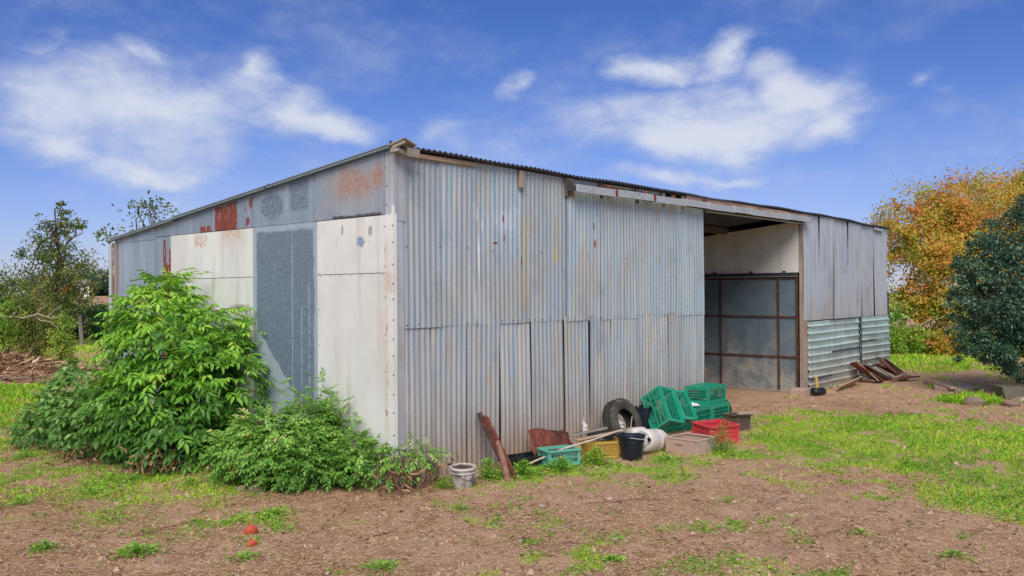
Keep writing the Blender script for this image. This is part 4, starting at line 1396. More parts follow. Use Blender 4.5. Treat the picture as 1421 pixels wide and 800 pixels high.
bush('rooted_shrub', 'small tangled shrub with green tips at the very corner of the shed', (.02, .06, 0), [(-.05, -.12, .30, .13, .10), (.12, -.22, .33, .12, .08), (-.12, -.05, .2, .16, .14)], 130, SBV, L_shrub, 60, seed=10, tint_hi=.2, stems=10, stem_r=.006, droop=.1, stem_mat=M['stalk'], part='leaf_spray', tint0=.5)

# taller wisps in the shrub
rng = random.Random(31)
shb = bpy.data.objects['leafy_shrub']
wv = [SBV(.45 + .12 * k, rng) for k in range(3)]
for v in wv:
    v.materials.append(L_shrub)
for (x, y, z) in ((-.16, .95, .98), (-.3, 1.2, .85), (-.12, .66, .80), (-.1, .5, .66), (-.22, .8, .90), (-.5, 1.5, .75), (-.35, 1.45, .95), (-.14, .88, .86), (-.2, 1.05, 1.02), (-.12, .40, .5)):
    a = Vector((x - .15, y - .05, .1)) - Vector((-.45, .95, 0))
    b = Vector((x, y, z)) - Vector((-.45, .95, 0))
    pts = wander(a, b, 8, .05, rng)
    MB().tube(pts, [.006, .006, .005, .005, .004, .003, .002, .0015], 4).build('stem', M['stalk'], shb, True)
    for p in pts[3:]:
        for s in range(3):
            dd = Vector((rng.uniform(-1, 1), rng.uniform(-1, 1), rng.uniform(-.1, .7))).normalized()
            mx = frames(np.array([p]), np.array([dd]), np.array([[0, 0, 1.0]]), np.array([rng.uniform(.7, 1.0)]))[0]
            link('leaf_spray', wv[s], None, shb, Matrix(mx.tolist()))

# dead stalks at the corner and below the elder
def dead_clump(label, x, y, n, r, h, seed, leafy=60):
    rng = random.Random(seed)
    root = empty('dead_stalks', (x, y, gz(x, y)))
    tag(root, label, 'dead plant', 'withered brown weeds by the shed')
    for k in range(n):
        a = rng.uniform(0, 6.28)
        p = Vector((rng.gauss(0, r * .5), rng.gauss(0, r * .5), -.03))
        q = p + Vector((math.cos(a) * rng.uniform(.05, .5) * h, math.sin(a) * rng.uniform(.05, .5) * h, h * rng.uniform(.35, 1.0)))
        if q.x + x > -.03 and q.y + y > -.03:
            q.y = -.04 - y
        MB().tube(wander(p, q, 5, .04, rng), [.006, .0055, .005, .004, .0025], 4).build('stalk', M['stalk'] if k % 4 else M['bark_pale'], root, True)
    P = np.stack([RNG.normal(size=leafy) * r * .7, RNG.normal(size=leafy) * r * .7, RNG.uniform(.01, h * .6, leafy)], 1)
    P[:, 1] = np.where((P[:, 0] + x > -.05) & (P[:, 1] + y > -.05), -.06 - y, P[:, 1])
    me = leaves_mesh('withered_leaves', P, rdir(leafy, -.6), rdir(leafy, .5), RNG.uniform(.05, .14, leafy), RNG.uniform(.012, .04, leafy), RNG.uniform(.2, 1, leafy), True, .3, .5)
    tag(link('withered_leaves', me, L_dryleaf, root), kind='stuff')
    return root


dead_clump('tangle of reddish dead stalks at the foot of the shed corner', -.12, -.22, 30, .22, .50, 1, 90)
dead_clump('withered tan leaves hanging under the elder bush', -1.25, 2.35, 14, .18, .42, 2, 160)
dead_clump('thin dark dead stems between shed corner and white bucket', .42, -.24, 7, .16, .42, 3, 16)
dead_clump('pale dead bramble stems trailing left of the elder foot', -1.35, 3.6, 12, .3, .38, 4, 50)


# ------------------------------------------------------------------ the junk along the front wall
P_green = m_plain('green_crate_plastic', '#1c9070', .45, .13, 5, '#5f927a', .32, .05)
P_teal = m_plain('faded_teal_plastic', '#5fae98', .5, .12, 6, '#8a9a80', .3, .05)
P_red = m_plain('red_crate_plastic', '#cc3f47', .48, .12, 5, '#b5756a', .35, .05)
P_beige = m_plain('beige_crate', '#b79e8c', .65, .12, 5, '#7d6350', .35, .1)
P_grime = m_plain('grimy_crate', '#5d4d42', .75, .25, 5, '#8d7f72', .3, .2)
P_white = m_plain('chalky_white_plastic', '#d0cac0', .55, .08, 5, '#9f9280', .3, .05)
P_bucket = m_plain('dirty_white_bucket', '#c9c4ba', .6, .1, 9, '#55504a', .85, .1)
P_navy = m_plain('black_blue_bucket', '#16202f', .38, .2, 6, '#3a4149', .2, .05)
P_black = m_plain('black_plastic', '#1b1d21', .45, .2, 6, '#45423e', .3, .05)
P_yellow = m_plain('yellow_basket', '#c9a64c', .5, .1, 6, '#927a4e', .25, .05)
P_tyre = m_plain('old_rubber', '#3c3a35', .8, .2, 7, '#5f5d4a', .55, .4, spec=.3)
P_rag = m_plain('white_rag', '#d5d3cf', .9, .06, 8, '#a9a49c', .2, .4)
P_orange = m_plain('orange_brick', '#c4553a', .85, .15, 12, '#8d4a36', .3, .5)
P_stone = m_plain('field_stone', '#8b7768', .9, .2, 8, '#5f5045', .4, .6)
P_conc = m_plain('pinkish_concrete', '#b59a8a', .9, .15, 3, '#8a7262', .5, .5)


def crate(label, mw, L, Wd, H, mat, group=None, nl=9, nw=6, nh=3, base_l=5, base_w=9, name='plastic_crate', cat='crate', thin=.006, lat=True, band=None):
    """lattice crate: base at local z=0, open at z=H, long side along x"""
    root = empty(name)
    root.matrix_world = mw
    tag(root, label, cat, group)
    t = .014
    bd = band or H * .17
    # floor lattice
    mb = MB()
    mb.box((0, -Wd / 2 + .018, .007), (L - .002, .036, .012)).box((0, Wd / 2 - .018, .007), (L - .002, .036, .012))
    mb.box((-L / 2 + .018, 0, .0065), (.036, Wd - .07, .011)).box((L / 2 - .018, 0, .0065), (.036, Wd - .07, .011))
    for k in range(1, base_l):
        mb.box((0, -Wd / 2 + Wd * k / base_l, .006), (L - .07, .013, .010))
    for k in range(1, base_w * 2):
        mb.box((-L / 2 + L * k / (base_w * 2), 0, .0068), (.006 if k % 2 else .011, Wd - .07, .008))
    mb.bar((-L / 2 + .03, -Wd / 2 + .03, .004), (L / 2 - .03, Wd / 2 - .03, .004), .010, .006)
    mb.bar((-L / 2 + .03, Wd / 2 - .03, .005), (L / 2 - .03, -Wd / 2 + .03, .005), .010, .006)
    tag(mb.build('base', mat, root), kind='stuff')

    def side(name, ln, nv):
        mb = MB()
        mb.box((0, 0, bd / 2), (ln, t, bd)).box((0, 0, H - bd / 2), (ln, t + .012, bd))
        mb.box((0, -.010, H - .008), (ln + .01, t + .024, .014))
        pw = ln * .075
        for s in (-1, 1):
            mb.box((s * (ln / 2 - pw / 2), -.001, H / 2), (pw, t + .004, H - 2 * bd))
        if lat:
            for k in range(1, nv):
                mb.box((-ln / 2 + pw + (ln - 2 * pw) * k / nv, .001, H / 2), (thin, t * .6, H - 2 * bd))
            for k in range(1, nh):
                mb.box((0, -.002, bd + (H - 2 * bd) * k / nh), (ln - 2 * pw, t * .9, thin * 1.4))
        else:
            mb.box((0, .002, H / 2), (ln - 2 * pw, t * .5, H - 2 * bd))
            for k in range(1, nh):
                mb.box((0, -.002, bd + (H - 2 * bd) * k / nh), (ln - 2 * pw, t * .9, thin * 1.4))
        return mb.mesh(name)
    ms = side('side', L, nl)
    me_ = side('end', Wd - 2 * t, nw)
    for s in (-1, 1):
        tag(link('side_panel', ms, mat, root, Matrix.Translation((0, s * (Wd / 2 - t / 2), .013)) @ Matrix.Rotation(0 if s < 0 else math.pi, 4, 'Z')), kind='stuff')
        tag(link('end_panel', me_, mat, root, Matrix.Translation((s * (L / 2 - t / 2), 0, .013)) @ Matrix.Rotation(R_(90) * s, 4, 'Z')), kind='stuff')
    for sx in (-1, 1):
        for sy in (-1, 1):
            MB().box((sx * (L / 2 - .008), sy * (Wd / 2 - .008), H / 2), (.026, .026, H - .01)).build('corner_post', mat, root, bevel=.004)
    return root


def TR(x, y, z, rz_=0, rx_=0, ry_=0):
    return Matrix.Translation((x, y, z)) @ Euler((R_(rx_), R_(ry_), R_(rz_))).to_matrix().to_4x4()


GG = 'green lattice crates heaped by the wall'
# the big one standing on a corner, its slatted floor towards the path
a = Vector((-.306, -.511, -.803)); b = Vector((-.035, -.837, .546)); c = Vector((.951, -.195, -.239))
mx = Matrix((a, -b, c)).transposed().to_4x4()
cen = Vector((4.43, .0, .452)) + a * .26 + b * .17
mx.translation = cen + Vector((-.08, -.05, 0))
crate('green crate propped steeply on one corner, its slatted floor showing', mx, .52, .34, .27, P_green, GG, nl=12, nw=8)
a = Vector((-.42, -.60, -.68)).normalized(); c = (Vector((.86, -.42, -.10)) - a * Vector((.86, -.42, -.10)).dot(a)).normalized(); b = c.cross(a)
mx = Matrix((a, b, c)).transposed().to_4x4()
mx.translation = Vector((4.68, -.34, .25))
crate('green crate slumped sideways between the propped crate and the stack', mx, .50, .34, .20, P_green, GG, nl=14, nw=9)
crate('lower green crate of the stack, upside down, white rag on it', TR(5.19, -.36, .29, 0, 180), .48, .36, .29, P_green, GG)
crate('lower green crate at the doorway end of the stack', TR(5.70, -.37, .285, -2, 180), .47, .36, .285, P_green, GG, nh=4)
crate('upturned green crate topmost of the stack', TR(5.74, -.28, .525, 3, 180), .58, .36, .225, P_green, GG, nh=4)
crate('faded teal small crate beside the black tray and yellow basket', TR(1.86, -.57, 0.0, -24, 0), .38, .26, .165, P_teal, None, nl=8, nw=6, nh=2)
crate('bright red plastic crate lying in the grass before the green stack', TR(4.26, -1.20, .0, -22, 4), .46, .34, .22, P_red, None, nh=3, lat=False)
crate('grimy brown crate with pale broken rim at the end of the junk', TR(5.34, -.96, .0, -12, 0, 3), .26, .26, .19, P_grime, None, lat=False)
MB().bar((-.17, -.16, .235), (.18, -.16, .240), .03, .035).build('broken_rim', P_conc, bpy.data.objects['plastic_crate.007'] if 'plastic_crate.007' in bpy.data.objects else None)
be = empty('beige_box', (3.46, -1.31, gz(3.3, -1.3) - .01), (0, 0, R_(-6)))
tag(be, 'beige wooden box with an open top and small handle slot', 'box')
BL, BW, BH = .42, .44, .175
for s in (-1, 1):
    MB().box((s * (BL / 2 - .008), 0, BH / 2), (.016, BW, BH)).build('end_board', P_beige, be, bevel=.003)
    MB().box((0, s * (BW / 2 - .008), BH / 2), (BL - .034, .014, BH - .004)).build('side_board', P_beige, be, bevel=.003)
    MB().box((s * (BL / 2 - .012), 0, BH + .004), (.034, BW + .012, .016)).build('rim', P_beige, be, bevel=.003)
    MB().box((0, s * (BW / 2 - .012), BH + .003), (BL - .02, .03, .015)).build('rim', P_beige, be, bevel=.003)
MB().box((0, 0, .014), (BL - .036, BW - .03, .012)).build('floor', P_beige, be)
MB().box((-BL / 2 - .006, .02, BH * .74), (.014, .10, .026)).build('handle', M['wood_tan'], be, bevel=.004)

# yellow lattice basket
bk = empty('lattice_basket', (2.54, -.66, .0), (0, 0, R_(-32)))
tag(bk, 'yellow plastic lattice basket with offcuts piled in it', 'basket')


def rrect(l, w, r, n=6):
    o = []
    for (cx, cy, a0) in ((l / 2 - r, w / 2 - r, 0), (-l / 2 + r, w / 2 - r, 90), (-l / 2 + r, -w / 2 + r, 180), (l / 2 - r, -w / 2 + r, 270)):
        for k in range(n + 1):
            q = R_(a0 + 90 * k / n)
            o.append((cx + r * math.cos(q), cy + r * math.sin(q)))
    return o


def ring(z0, s0, z1, s1, th, l=.42, w=.30, r=.07):
    p = rrect(l, w, r)
    vs = [(x * s0, y * s0, z0) for x, y in p] + [(x * s1, y * s1, z1) for x, y in p] + [(x * (s1 - th), y * (s1 - th), z1) for x, y in p] + [(x * (s0 - th), y * (s0 - th), z0) for x, y in p]
    k = len(p)
    return MB().add(vs, [(a * k + i, a * k + (i + 1) % k, ((a + 1) % 4) * k + (i + 1) % k, ((a + 1) % 4) * k + i) for a in range(4) for i in range(k)])


ring(.165, 1.08, .195, 1.12, .09).build('rim', P_yellow, bk, True)
ring(.0, .90, .025, .91, .05).build('foot', P_yellow, bk, True)
MB().box((0, 0, .01), (.36, .24, .008)).build('floor', P_yellow, bk)
mb = MB()
for k in range(1, 5):
    z = .025 + .14 * k / 5
    s = .91 + .17 * k / 5
    q = ring(z - .004, s, z + .004, s + .008, .02)
    mb.add(q.v, q.f)
pp = rrect(.42, .30, .07, 5)
per = []
for i in range(len(pp)):
    (x0, y0), (x1, y1) = pp[i], pp[(i + 1) % len(pp)]
    k = max(1, int(math.hypot(x1 - x0, y1 - y0) / .026))
    per += [(x0 + (x1 - x0) * j / k, y0 + (y1 - y0) * j / k) for j in range(k)]
for (x, y) in per:
    mb.bar((x * .90, y * .90, .02), (x * 1.07, y * 1.07, .168), .008, .008)
tag(mb.build('lattice', P_yellow, bk), kind='stuff')
ld = MB().lathe([(0, .022), (.12, .02), (.15, .012), (.16, 0), (.15, -.012), (0, -.012)], 20).build('lid', P_black, None, True)
ld.matrix_world = TR(2.62, -.60, .222, 0, 8, -6)
tag(ld, 'black round lid lying on the yellow basket', 'lid')
for k, (p, q, w, h, lb) in enumerate([((2.20, -.55, .215), (2.78, -.80, .28), .05, .018, 'pale board offcut across the yellow basket'), ((2.25, -.45, .25), (2.72, -.62, .30), .03, .02, 'short pinkish stick on the yellow basket'), ((2.36, -.40, .25), (2.80, -.50, .27), .04, .015, 'brown slat behind the lid on the yellow basket')]):
    m_ = [M['wood_tan'], M['wood_grey'], M['wood_dark']][k]
    tag(MB().bar(p, q, w, h).build('wood_offcut', m_, bevel=.003), lb, 'wood offcut', 'offcuts on the yellow basket')
tag(MB().tube([(1.44, -.40, .02), (1.88, -.62, .175), (2.3, -.74, .235), (2.74, -.80, .29)], [.011, .011, .010, .009], 6).build('pole', m_wood('bleached_pole', '#b9a793', '#d3c6b5', 0), None, True), 'long thin pale pole slanting up over the crate onto the basket', 'pole')

# black tray
ty = empty('black_tray', (1.60, -.30, gz(1.6, -.3)), (0, 0, R_(-12)))
tag(ty, 'shallow black plastic tray behind the pole', 'tray')
MB().box((0, 0, .01), (.38, .26, .01)).build('floor', P_black, ty)
for s in (-1, 1):
    MB().box((0, s * .13, .05), (.40, .012, .10)).build('side', P_black, ty)
    MB().box((s * .196, 0, .05), (.012, .246, .098)).build('side', P_black, ty)
    MB().box((0, s * .135, .10), (.43, .03, .01)).build('rim', P_black, ty)

# white paint bucket
bu = empty('paint_bucket', (.40, -.52, gz(.4, -.52) - .005), (R_(2), R_(-2), 0))
tag(bu, 'grubby white bucket full of soil near the shed corner', 'bucket')
MB().lathe([(0, 0), (.102, 0), (.106, .006), (.118, .19), (.118, .20), (.112, .20), (.110, .17), (0, .17)], 28).build('body', P_bucket, bu, True)
MB().lathe([(.119, .186), (.127, .188), (.127, .208), (.113, .208), (.113, .186)], 28, True).build('rim', P_white, bu, True)
MB().lathe([(.119, .150), (.124, .152), (.124, .158), (.119, .160)], 28, True).build('rib', P_white, bu, True)
mb = MB()
vs = [(0, 0, .195)]
fs = []
for r, n in ((.05, 10), (.111, 20)):
    for k in range(20):
        q = 2 * math.pi * k / 20
        vs.append((r * math.cos(q), r * math.sin(q), .188 + rs.uniform(-.006, .012)))
for k in range(20):
    fs += [(0, 1 + k, 1 + (k + 1) % 20), (1 + k, 21 + k, 21 + (k + 1) % 20, 1 + (k + 1) % 20)]
MB().add(vs, fs).build('soil_fill', m_plain('damp_soil', '#4a3a30', .95, .3, 14, '#6f5a4a', .3, .5), bu)
MB().tube([(.125 * math.cos(R_(q)), .125 * math.sin(R_(q)), .18 - .09 * math.sin(R_(q * 1.0 - 180))) for q in range(180, 361, 20)], .003, 5).build('handle', M['dark'], bu, True)

# stones
def stone(name, label, cat, x, y, r, mat, sq=(1, .8, .6), seed=0, z=None, group=None):
    rr = random.Random(seed)
    bm = bmesh.new()
    bmesh.ops.create_icosphere(bm, subdivisions=2, radius=1)
    ph = [rr.uniform(0, 6) for _ in range(6)]
    for v in bm.verts:
        p = v.co
        f = 1 + .14 * math.sin(p.x * 2.3 + ph[0]) + .12 * math.sin(p.y * 3.1 + ph[1]) + .10 * math.sin(p.z * 2.7 + p.x * 2 + ph[2]) + rr.uniform(-.05, .05)
        v.co = Vector((p.x * sq[0], p.y * sq[1], max(p.z, -.5) * sq[2])) * r * f
    me = bpy.data.meshes.new(name)
    bm.to_mesh(me)
    bm.free()
    me.polygons.foreach_set('use_smooth', [True] * len(me.polygons))
    me.set_sharp_from_angle(angle=R_(28))
    o = link(name, me, mat)
    o.location = (x, y, (gz(x, y) if z is None else z) + r * sq[2] * .35)
    o.rotation_euler = (0, 0, rr.uniform(0, 6))
    return tag(o, label, cat, group)


stone('broken_brick', 'larger orange red brick lump in the foreground straw', 'brick', -1.86, -.38, .062, P_orange, (1, .85, .72), 1)
stone('broken_brick', 'smaller orange red brick lump nearest the camera', 'brick', -2.02, -.68, .038, P_orange, (1, .9, .8), 2)
stone('stone', 'brown stone under the edge of the leafy shrub', 'stone', -.98, .88, .10, P_stone, (1, .8, .6), 3)
stone('stone', 'small reddish stone left of the one under the shrub', 'stone', -1.08, 1.0, .055, P_stone, (1, .8, .7), 4)
stone('stone', 'pale tan block beside the white bucket', 'stone', .74, -.38, .07, P_conc, (1, .8, .8), 5)
stone('stone', 'rust tan flat stone behind the tan block by the bucket', 'stone', .90, -.33, .06, P_stone, (1, .8, .5), 6)
stone('stone', 'grey boulder on the far edge of the grass by the evergreen', 'stone', 10.05, -2.85, .16, P_stone, (1.2, .8, .55), 7)
stone('stone', 'low mossy stone right of the grey boulder', 'stone', 10.3, -3.35, .14, P_stone, (1.3, .8, .4), 8)
stone('stone', 'pale pebble in the middle of the bare soil', 'stone', .25, -1.62, .03, P_conc, (1.3, .9, .6), 9)
stone('stone', 'pebble on the bare soil toward the right', 'stone', 1.5, -3.25, .025, P_conc, (1.2, .9, .6), 10)
PB = ['below the grass edge, under the beige box', 'near the right side of the bare patch', 'below the teal crate', 'at the doorway beside the green crates', 'at the bottom centre of the picture', 'on the bare earth beyond the grass', 'in front of the shed door post', 'before the heap of scrap boards']
for k, (x, y) in enumerate([(3.05, -2.6), (2.1, -3.2), (.9, -1.9), (5.9, -.62), (-.2, -2.7), (8.2, -.9), (8.9, -1.2), (11.8, -.9)]):
    stone('pebble', 'small loose tan pebble on the soil ' + PB[k], 'pebble', x, y, .018 + .008 * (k % 3), P_conc, (1.2, .9, .6), 30 + k, None, 'loose pebbles on the soil')

# rusty beam and its wooden companion, leaning on the wall
rbm = empty('rusty_beam', (1.04, -.62, 0))
tag(rbm, 'heavy rusty steel section leaning on the wall', 'steel beam')
v0, v1 = Vector((0, 0, -.03)), Vector((.13, .54, .55))
MB().bar(v0, v1, .085, .012, (1, 0, 0)).build('web', M['rust'], rbm)
dn = (v1 - v0).normalized()
sx = dn.cross(Vector((1, 0, 0))).normalized()
MB().bar(v0 + Vector((-.042, 0, 0)) + sx * .0, v1 + Vector((-.042, 0, 0)), .014, .06, (1, 0, 0)).build('flange', M['rust_dark'], rbm)
MB().bar(v0 + Vector((.042, 0, 0)), v1 + Vector((.042, 0, 0)), .014, .06, (1, 0, 0)).build('flange', M['rust'], rbm)
MB().tube([v1 + Vector((-.02, 0, -.02)), v1 + Vector((-.03, .03, .05))], .03, 8).build('lug', M['rust_dark'], rbm)
pl = empty('broken_post', (.88, -.69, 0))
tag(pl, 'short weathered round post propped against the rusty beam', 'post')
MB().tube([(0, 0, -.03), (.03, .08, .13), (.07, .17, .27), (.09, .23, .36)], [.036, .036, .03, .02], 8).build('shaft', m_wood('rotten_post', '#6d4638', '#9a7a62', 2), pl, True)
MB().tube([(.05, .13, .22), (-.05, .12, .19)], [.008, .006], 5).build('peg', M['dark'], pl)
# rusty tin sheet against the wall
ts = empty('rusty_tin', (2.12, -.20, 0))
tag(ts, 'crumpled rusty red tin sheet leaning on the wall behind the teal crate', 'tin sheet')
vs, fs = [], []
for i in range(11):
    for j in range(6):
        u, w = i / 10, j / 5
        x = -.36 + .72 * u
        vs.append((x, -.12 * (1 - w) + .03 * math.sin(u * 9) + .02 * math.sin(u * 23 + w * 5), (.06 + .26 * w) * (1.0 if u < .45 else 1 - .40 * (u - .45)) + .03 * math.sin(u * 7) * w))
for i in range(10):
    for j in range(5):
        p = i * 6 + j
        fs.append((p, p + 6, p + 7, p + 1))
o = MB().add(vs, fs).build('sheet', M['rust'], ts, True, angle=40)
md = o.modifiers.new('thickness', 'SOLIDIFY')
md.thickness = .004
MB().box((.22, -.02, .17), (.34, .012, .20), Euler((R_(-18), R_(12), 0)).to_matrix()).build('flap', M['rust_dark'], ts)

# tyre
tv = empty('tyre', (3.34, -.42, .262))
tv.scale = (1.12, 1.12, 1.12)
tv.rotation_euler = Vector((-.06, -.93, .34)).to_track_quat('Z', 'X').to_euler()
tag(tv, 'old bald tyre leaning against the wall behind the dark bucket', 'tyre')
prof = [(.150, -.075), (.168, -.082), (.205, -.088), (.238, -.078), (.258, -.060), (.266, -.03), (.268, 0), (.266, .03), (.258, .060), (.238, .078), (.205, .088), (.168, .082), (.150, .075), (.146, .062), (.185, .060), (.232, .05), (.245, 0), (.232, -.05), (.185, -.060), (.146, -.062)]
MB().lathe(prof, 44, True).build('carcass', P_tyre, tv, True, angle=60)
mb = MB()
for k in range(54):
    q = 2 * math.pi * k / 54
    for z in (-.042, 0, .042):
        mb.box((.268 * math.cos(q + z), .268 * math.sin(q + z), z), (.007, .020, .028), Matrix.Rotation(q + z, 3, 'Z'))
tag(mb.build('tread', P_tyre, tv), kind='stuff')
for r in (.175, .215):
    MB().lathe([(r, .0845), (r + .006, .0885), (r + .012, .0850), (r + .006, .083)], 44, True).build('bead_ring', P_tyre, tv, True)


def rag(label, x, y, z, r, seed, mat=None, up=.6, name='rag'):
    rr = random.Random(seed)
    n = 12
    vs, fs = [], []
    for i in range(n + 1):
        for j in range(n + 1):
            u, w = i / n - .5, j / n - .5
            k = max(0, 1 - 4 * (u * u + w * w))
            vs.append((u * 2 * r * (1 + .2 * math.sin(w * 7 + seed)), w * 1.4 * r * (1 + .3 * math.sin(u * 6)), r * up * (k * .7 + .22 * math.sin(u * 17 + seed) * k + .2 * math.sin(w * 21) * k) + rr.uniform(0, .006)))
    for i in range(n):
        for j in range(n):
            p = i * (n + 1) + j
            fs.append((p, p + n + 1, p + n + 2, p + 1))
    o = MB().add(vs, fs).build(name, mat or P_rag, None, True, angle=60)
    md = o.modifiers.new('thickness', 'SOLIDIFY')
    md.thickness = .004
    o.location = (x, y, z)
    return tag(o, label, 'rag')


rag('crumpled white rag on the lower green crate', 5.02, -.45, .312, .11, 3, up=.45)
o = rag('torn white plastic standing between wall and tyre', 2.92, -.14, .22, .10, 5, up=.5, name='plastic_scrap')
o.rotation_euler = (R_(75), R_(75), R_(10))
o = rag('white plastic scrap caught inside the tyre', 3.38, -.34, .22, .11, 7, up=.6, name='plastic_scrap')
o.rotation_euler = (R_(70), 0, R_(15))
tag(MB().tube([(3.30, -.56, .16), (3.42, -.50, .27), (3.50, -.46, .33)], .007, 5).build('stick', M['bark_pale'], None, True), 'short pale stick poking out of the tyre', 'stick')

# navy bucket
nb_ = empty('builders_bucket', (2.66, -1.0, gz(2.66, -1.0) - .01), (R_(-2), R_(3), R_(20)))
tag(nb_, 'dark navy bucket with a wire handle in front of the tyre', 'bucket')
MB().lathe([(0, 0), (.108, 0), (.114, .008), (.152, .275), (.146, .275), (.110, .02), (0, .015)], 30).build('body', P_navy, nb_, True)
MB().lathe([(.151, .255), (.162, .258), (.164, .285), (.150, .288), (.148, .262)], 30, True).build('rim', P_navy, nb_, True)
MB().lathe([(.145, .20), (.151, .203), (.151, .212), (.146, .215)], 30, True).build('rib', P_navy, nb_, True)
MB().tube([(.165 * math.cos(R_(q)), .17 * math.sin(R_(q)), .268 - .03 * math.sin(R_(q - 180))) for q in range(180, 361, 15)], .0045, 6).build('handle', M['track'], nb_, True)
for s in (-1, 1):
    MB().box((s * .162, 0, .262), (.02, .04, .035)).build('lug', P_navy, nb_, bevel=.004)

# white drum lying on its side, its capped end to the camera
dr = empty('white_drum', (3.00, -.92, .143))
dr.scale = (.92, .92, .95)
dr.rotation_euler = Vector((-.95, -.05, .12)).to_track_quat('Z', 'Y').to_euler()
tag(dr, 'white plastic drum on its side, moulded lid towards the camera', 'drum')
MB().lathe([(0, -.46), (.11, -.46), (.142, -.44), (.150, -.40), (.150, -.26), (.146, -.25), (.146, -.23), (.150, -.22), (.150, -.05), (.144, -.02), (.13, 0), (.118, .004), (.116, -.008), (0, -.008)], 36).build('body', P_white, dr, True, angle=50)
MB().lathe([(0, .018), (.075, .018), (.082, .012), (.086, -.006)], 30).build('lid', P_white, dr, True, angle=40)
MB().lathe([(.040, .018), (.046, .024), (.054, .024), (.060, .018)], 24).build('lid_ring', P_white, dr, True)
for k in range(3):
    MB().box((.05 * math.cos(k * 2.1), .05 * math.sin(k * 2.1), .022), (.055, .012, .012), Matrix.Rotation(k * 2.1 + .6, 3, 'Z')).build('lid_rib', P_white, dr)
MB().lathe([(0, -.004), (.024, -.004), (.034, .012), (.038, .012), (.040, -.006)], 18).build('spout', P_white, dr, True, mw=Matrix.Translation((.10, .02, .0)))
MB().lathe([(0, .006), (.028, .006), (.03, .002)], 16).build('spout_opening', P_black, dr, True, mw=Matrix.Translation((.10, .02, .003)))
jc = empty('jerrycan', (3.44, -.56, .135), (R_(6), R_(4), R_(150)))
tag(jc, 'white jerrycan wedged behind the drum and below the propped crate', 'jerrycan')
MB().box((0, 0, -.02), (.23, .28, .19)).build('body', P_white, jc, True, bevel=.045, angle=60)
MB().lathe([(0, .03), (.030, .03), (.034, 0)], 14).build('spout', P_black, jc, True, mw=Matrix.Translation((-.05, .138, .02)) @ Matrix.Rotation(R_(-90), 4, 'X'))
MB().tube([(-.02, .13, .02), (.0, .165, .02), (.06, .165, .02), (.08, .13, .02)], .011, 8).build('handle', P_white, jc, True)
bn = empty('dark_bin', (4.30, -.14, 0), (0, 0, R_(8)))
tag(bn, 'dark blue bin standing at the wall behind the propped crate', 'bin')
MB().lathe([(0, 0), (.095, 0), (.10, .01), (.125, .34), (.118, .34), (.093, .03), (0, .02)], 24).build('body', P_navy, bn, True)
MB().lathe([(.123, .325), (.136, .328), (.136, .35), (.118, .35)], 24, True).build('rim', P_navy, bn, True)
bp = empty('black_pot', (5.12, -.11, .22))
tag(bp, 'black plastic pot behind the stack of green crates', 'pot')
MB().lathe([(0, 0), (.06, 0), (.085, .15), (.08, .15), (.055, .01), (0, .008)], 18).build('body', P_black, bp, True)
MB().lathe([(.083, .142), (.092, .144), (.092, .158), (.080, .158)], 18, True).build('rim', P_black, bp, True)
MB().box((0, 0, -.11), (.10, .10, .22)).build('stand', P_black, bp)
bs = empty('black_sack', (6.02, -.30, 0), (0, 0, R_(10)))
tag(bs, 'black sack slumped at the doorway end of the green crates', 'sack')
bm = bmesh.new()
bmesh.ops.create_uvsphere(bm, u_segments=18, v_segments=12, radius=1)
for v in bm.verts:
    p = v.co.copy()
    f = 1 + .10 * math.sin(p.x * 5 + p.z * 3) + .08 * math.sin(p.y * 7 + 1)
    v.co = Vector((p.x * .17 * f, p.y * .2 * f, (p.z * .17 * f + .15) * (1 - .1 * p.x)))
me = bpy.data.meshes.new('sack')
bm.to_mesh(me); bm.free()
me.polygons.foreach_set('use_smooth', [True] * len(me.polygons))
link('bag', me, P_black, bs)
MB().tube([(0, 0, .30), (.01, 0, .36), (.04, .02, .40)], [.03, .02, .035], 8).build('neck', P_black, bs, True)

# --- by the right-hand end of the shed
bb = empty('hand_brush', (9.80, -.36, gz(9.8, -.36)), (0, 0, R_(-20)))
tag(bb, 'black brush head with an upright yellow handle by the door post', 'brush')
MB().box((0, 0, .07), (.30, .16, .13)).build('head', P_black, bb, True, bevel=.035, angle=60)
MB().tube([(-.02, 0, .12), (-.03, .02, .34)], [.022, .026], 8).build('handle', P_yellow, bb, True)
tag(MB().bar((10.45, -.42, .02), (12.0, -.30, .08), .28, .025, (0, 1, 1)).build('plank', M['wood_tan'], None, bevel=.004), 'flat tan plank lying along the foot of the teal sheets', 'plank')
tag(MB().box((9.55, -.12, .05), (.34, .26, .16), Matrix.Rotation(R_(6), 3, 'Z')).build('step_block', P_conc, None, bevel=.012), 'pale concrete block at the doorway threshold', 'block')
rr = random.Random(17)
tint_rust = [M['rust'], M['rust_dark'], M['wood_dark'], M['wood_grey'], M['rust_dark']]
LB = ['grey brown board', 'red rusty strip', 'dark rotten board', 'rusty corrugated strip', 'broken dark slat', 'weathered grey slat']
ORD = 'first second third fourth fifth sixth seventh eighth ninth tenth eleventh twelfth thirteenth fourteenth'.split()
WD = {'rusty_steel': 'rusty red', 'dark_rusty_steel': 'dark rusty', 'dark_timber': 'dark rotten', 'grey_timber': 'grey weathered'}
